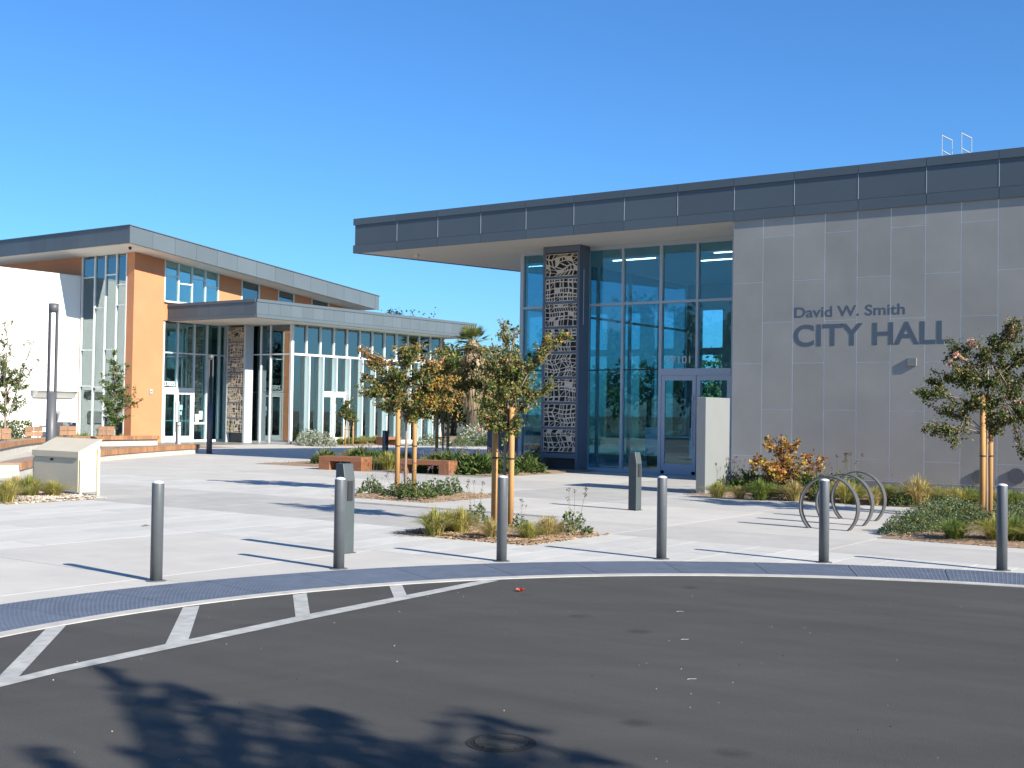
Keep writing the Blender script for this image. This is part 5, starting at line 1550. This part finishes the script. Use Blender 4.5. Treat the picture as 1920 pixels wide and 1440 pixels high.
for (x, y, k, s, lab) in ((1790, 1015, 'green', 1.15, 'round green tuft at the front of the shrub bed'), (1868, 1018, 'yg', 1.3, 'yellow green tuft beside the last bollard'), (1905, 1018, 'green', 1.35, 'green tuft past the last bollard'), (1945, 1020, 'yg', 1.3, 'yellow tuft at the outer edge of the shrub bed')):
    tuft(gnd(x, y), k, s, lab, G4)
for i in range(22):
    q = Vector((rr.uniform(-3.6, 2.6), rr.uniform(23.2, 26.8), 0)) if i % 2 else Vector((rr.uniform(-3.0, 1.8), rr.uniform(16.9, 20.7), 0))
    tuft(q, rr.choice(['green', 'yg', 'straw']), rr.uniform(1.1, 1.6), 'grass tuft in the wall bed past the dark leaved tree' if i % 2 else 'grass tuft in the shrub bed past the last bollard', 'outer grass tufts')
G5 = 'green grasses behind the benches'
for i in range(16):
    x = rr.uniform(-26.8, -20.0); y = rr.uniform(26.2, 31.0)
    tuft(Vector((x, y, 0)), rr.choice(['green', 'green', 'lime']), rr.uniform(1.4, 1.9), 'green grass clump in the bed behind the benches', G5)
tuft(gnd(728, 882), 'lime', 1.9, 'large bright grass clump between the two benches', G5)
for i in range(14):
    tuft(Vector((rr.uniform(-41.2, -39.4), rr.uniform(41.5, 46.0), 0)), rr.choice(['green', 'yg']), rr.uniform(1.1, 1.5), 'short grass clump along the foot of the glazed wing', 'grasses at the glazed wing')
for i in range(26):
    bk = offset(fr_, rr.uniform(1.3, 2.6)); q = rr.choice(bk[6:])
    pp = Vector((q[0], q[1], 0))
    tuft(pp, rr.choice(['green', 'yg', 'green']), rr.uniform(1.2, 1.9), 'grass clump in the bed behind the curved bench', 'grasses behind the curved bench')

# --- low shrubs and perennials
def mound_mesh(seed, rad, h, n, leaf, mats, ws, stalks=0, flower=None, aspect=.3, fl_h=.25):
    r = random.Random(seed); mb = MB()
    ms = list(mats) + ([flower] if flower else []) + ['olive']
    si = len(ms) - 1
    for _ in range(n):
        a = r.uniform(0, 6.283); q = math.sqrt(r.random()); z = h * (1 - q * q) * r.uniform(.25, 1.05)
        p = Vector((math.cos(a) * rad * q, math.sin(a) * rad * q, max(.005, z)))
        out = Vector((math.cos(a), math.sin(a), .9))
        l = r.uniform(*leaf); add_leaf(mb, p, l, l * aspect, r, wchoice(r, ws), .0, out)
    for _ in range(max(8, n // 40)):
        a = r.uniform(0, 6.283); q = math.sqrt(r.random()) * rad * .7
        e = Vector((math.cos(a) * q, math.sin(a) * q, h * .7)); n0 = len(mb.v)
        mb.tube([Vector((0, 0, 0)), e * .5 + Vector((0, 0, .03)), e], .004, 4, si, False)
    for _ in range(stalks):
        a = r.uniform(0, 6.283); q = math.sqrt(r.random()) * rad * .8
        b0 = Vector((math.cos(a) * q * .5, math.sin(a) * q * .5, h * .3)); e = Vector((math.cos(a) * q * 1.1, math.sin(a) * q * 1.1, h + fl_h * r.uniform(.5, 1.1)))
        mb.tube([b0, b0.lerp(e, .5) + Vector((0, 0, .03)), e], .0018, 4, si, False)
        if flower:
            for _ in range(16):
                add_leaf(mb, e + rdir(r) * .018, .02, .006, r, si - 1)
    return mb.mesh('foliage', [L[m] for m in ms])
MOUND = {
    'green': [mound_mesh(s, .26, .26, 420, (.035, .065), ('green', 'dgreen', 'bluegr'), (1, .6, .6), 4, 'purple') for s in (1, 2)],
    'grey': [mound_mesh(s, .42, .30, 1500, (.022, .042), ('bluegr', 'green', 'silver'), (1, .9, .10), 3, None) for s in (3, 4)],
    'aga': [mound_mesh(s, .42, .42, 380, (.12, .24), ('green', 'midgreen', 'dgreen'), (1, .5, .6), 6, 'purple', .16, .22) for s in (5, 6)],
    'silver': [mound_mesh(s, .55, .55, 800, (.06, .11), ('silver', 'bluegr'), (1, .2), 5, None) for s in (7, 8)],
    'seed': [mound_mesh(s, .2, .28, 260, (.04, .07), ('bluegr', 'green'), (1, .7), 5, 'maroon', .28, .26) for s in (9, 10)],
    'purple': [mound_mesh(s, .30, .34, 420, (.03, .06), ('purple', 'dgreen', 'maroon'), (.9, 1, .4), 6, 'purple', .3, .2) for s in (11, 12)],
}
mc_ = 0
def mound(p, kind, scale, label, group, name='low_shrub', cat='shrub'):
    global mc_
    mc_ += 1
    o = link(name, MOUND[kind][mc_ % 2], None, (p.x, p.y, 0.012))
    o.rotation_euler = (0, 0, rr.uniform(0, 6.28)); o.scale = (scale * rr.uniform(.9, 1.1),) * 2 + (scale * rr.uniform(.88, 1.12),)
    tag(o, label, cat, group)
GA = 'perennials in the square bed'
for (x, y, k, s, lab) in ((893, 989, 'seed', 1.1, 'leafy perennial with seed stalks left of the stakes in the square bed'), (975, 996, 'seed', .7, 'small leafy perennial just right of the stakes'), (1075, 1003, 'seed', 1.1, 'leafy perennial with seed heads at the far corner of the square bed')):
    mound(gnd(x, y), k, s, lab, GA, 'perennial_plant', 'plant')
GB = 'perennials in the bed before the benches'
for (x, y, k, s, lab) in ((695, 928, 'seed', 1.2, 'upright leafy plant at the near end of the bed before the benches'), (712, 929, 'green', .7, 'smallest green mound in the bed before the benches'), (747, 934, 'green', 1.15, 'green mound at the foot of the first stake before the benches'), (783, 938, 'green', 1.3, 'widest green mound in the bed before the benches'), (815, 932, 'green', 1.3, 'green mound next to the widest one before the benches'), (846, 928, 'seed', 1.15, 'upright plant with stalks at the far end of that bed'), (762, 925, 'seed', 1.0, 'stalky plant between the two stakes before the benches')):
    mound(gnd(x, y), k, s, lab, GB, 'perennial_plant', 'plant')
GC = 'grey green shrubs around the dark leaved tree'
for (x, y, s) in ((1705, 1000, 1.05), (1735, 998, 1.0), (1760, 985, 1.2), (1790, 978, 1.2), (1815, 982, 1.1), (1775, 965, 1.1), (1840, 990, .9), (1690, 1004, .7), (1895, 992, 1.1), (1930, 985, 1.2), (1880, 972, 1.0), (1745, 975, 1.1)):
    mound(gnd(x, y), 'grey', s, 'grey green spreading shrub under the dark leaved tree', GC)
GD = 'leafy flowering plants in the bed behind the benches'
for i in range(34):
    q = i / 34
    x = rr.uniform(-21.5, -18.7); y = rr.uniform(25.75, 28.8) if i % 2 else rr.uniform(25.7, 26.3)
    kk = 'aga' if rr.random() < .75 else 'purple'
    edge = 'at the paved front edge of the bed' if y < 26.35 else 'deeper in the bed'
    mound(Vector((x, y, 0)), kk, rr.uniform(.85, 1.15), ('broad leaved green flowering plant ' if kk == 'aga' else 'dark purple tinged flowering plant ') + edge + ' behind the benches', GD, 'flowering_plant', 'plant')
for i in range(10):
    mound(Vector((rr.uniform(-25.8, -22), rr.uniform(25.9, 27.4), 0)), rr.choice(['green', 'aga']), rr.uniform(.9, 1.2), 'low leafy plant behind the farther bench', GD, 'flowering_plant', 'plant')
GE = 'perennials along the foot of the grey wall'
for (x, y, k, s) in ((1365, 922, 'purple', 1.3), (1385, 918, 'purple', 1.3), (1405, 925, 'aga', 1.0), (1450, 925, 'aga', .9), (1465, 938, 'purple', .8), (1500, 930, 'aga', .9), (1530, 932, 'aga', .9), (1550, 925, 'purple', 1.2), (1600, 928, 'seed', 1.5), (1575, 922, 'seed', 1.6), (1350, 925, 'seed', 1.2), (1740, 940, 'grey', .9), (1820, 940, 'grey', .9), (1540, 940, 'green', 1.0), (1690, 950, 'green', 1.0)):
    mound(gnd(x, y), k, s, {'purple': 'dark purple tinged plant along the foot of the grey wall', 'aga': 'broad leaved plant along the foot of the grey wall', 'seed': 'plant with dry seed heads along the foot of the grey wall', 'grey': 'grey green mound along the foot of the grey wall', 'green': 'small green mound along the foot of the grey wall'}[k].replace('along the foot of the grey wall', where(x)), GE, 'perennial_plant', 'plant')
for (x, y, s) in ((575, 834, 1.15), (592, 836, 1.25), (610, 837, 1.1)):
    mound(gnd(x, y), 'silver', s, 'silvery shrub at the corner of the glazed library wing', 'silvery shrubs')
for i in range(20):
    a = gnd(880 + rr.uniform(-60, 60), 836)
    mound(Vector((a.x + rr.uniform(-3, 3), a.y + rr.uniform(-1, 8), 0)), rr.choice(['grey', 'silver', 'green']), rr.uniform(1.5, 2.2), 'rough shrub far off between the two buildings', 'far shrubs')
# small flower globe on the tall stalk behind a bollard
# autumn shrub at the grey wall
b8 = gnd(1468, 928)
sc = (b8.dot(Vector(CM[2]))) / FPX
cl = []
r8 = random.Random(41)
for (px, py, rpx, cnt) in ((1470, 880, 22, 120), (1450, 870, 18, 80), (1490, 872, 20, 80), (1468, 850, 18, 90), (1475, 835, 14, 50), (1440, 825, 6, 16), (1435, 835, 7, 22), (1495, 828, 6, 20), (1470, 825, 7, 20), (1430, 872, 14, 50), (1415, 862, 9, 28), (1510, 858, 12, 30), (1525, 870, 12, 34), (1535, 878, 7, 14), (1455, 895, 20, 90), (1490, 898, 20, 90), (1475, 910, 18, 80), (1510, 890, 14, 45), (1440, 890, 14, 50), (1405, 872, 7, 14), (1538, 860, 5, 8)):
    cl.append(((px - 1468) * sc, r8.uniform(-.3, .2), (928 - py) * sc, rpx * sc, cnt))
make_tree('autumn_shrub', 'autumn shrub with red and gold leaves against the grey panel wall', b8, [(0, 0, 0), (0, 0, .12), (.02, 0, .25), (.0, 0, .4)], cl, ['gold', 'red', 'yellow', 'rust', 'olive', 'bright'], [1, .8, .55, .8, .35, .3], leaf=(.05, .085), seed=41, rt=.02, twigs=6, cat='shrub', aspect=.45, dens=2.4)
# hedge behind the curved bench
hb = gnd(33, 818, .3)
hr = random.Random(55)
hm = MB()
for _ in range(1500):
    q = Vector((hb.x, hb.y, 0)) + Vector((hb.x, hb.y, 0)).normalized() * hr.uniform(1.5, 2.4) + UR * hr.uniform(-1.6, .6)
    add_leaf(hm, Vector((q.x, q.y, hr.uniform(.05, .95))), hr.uniform(.08, .14), .035, hr, hr.randrange(2))
o = hm.build('hedge', [L['dgreen'], L['green']]); tag(o, 'dark clipped hedge behind the curved bench', 'hedge')
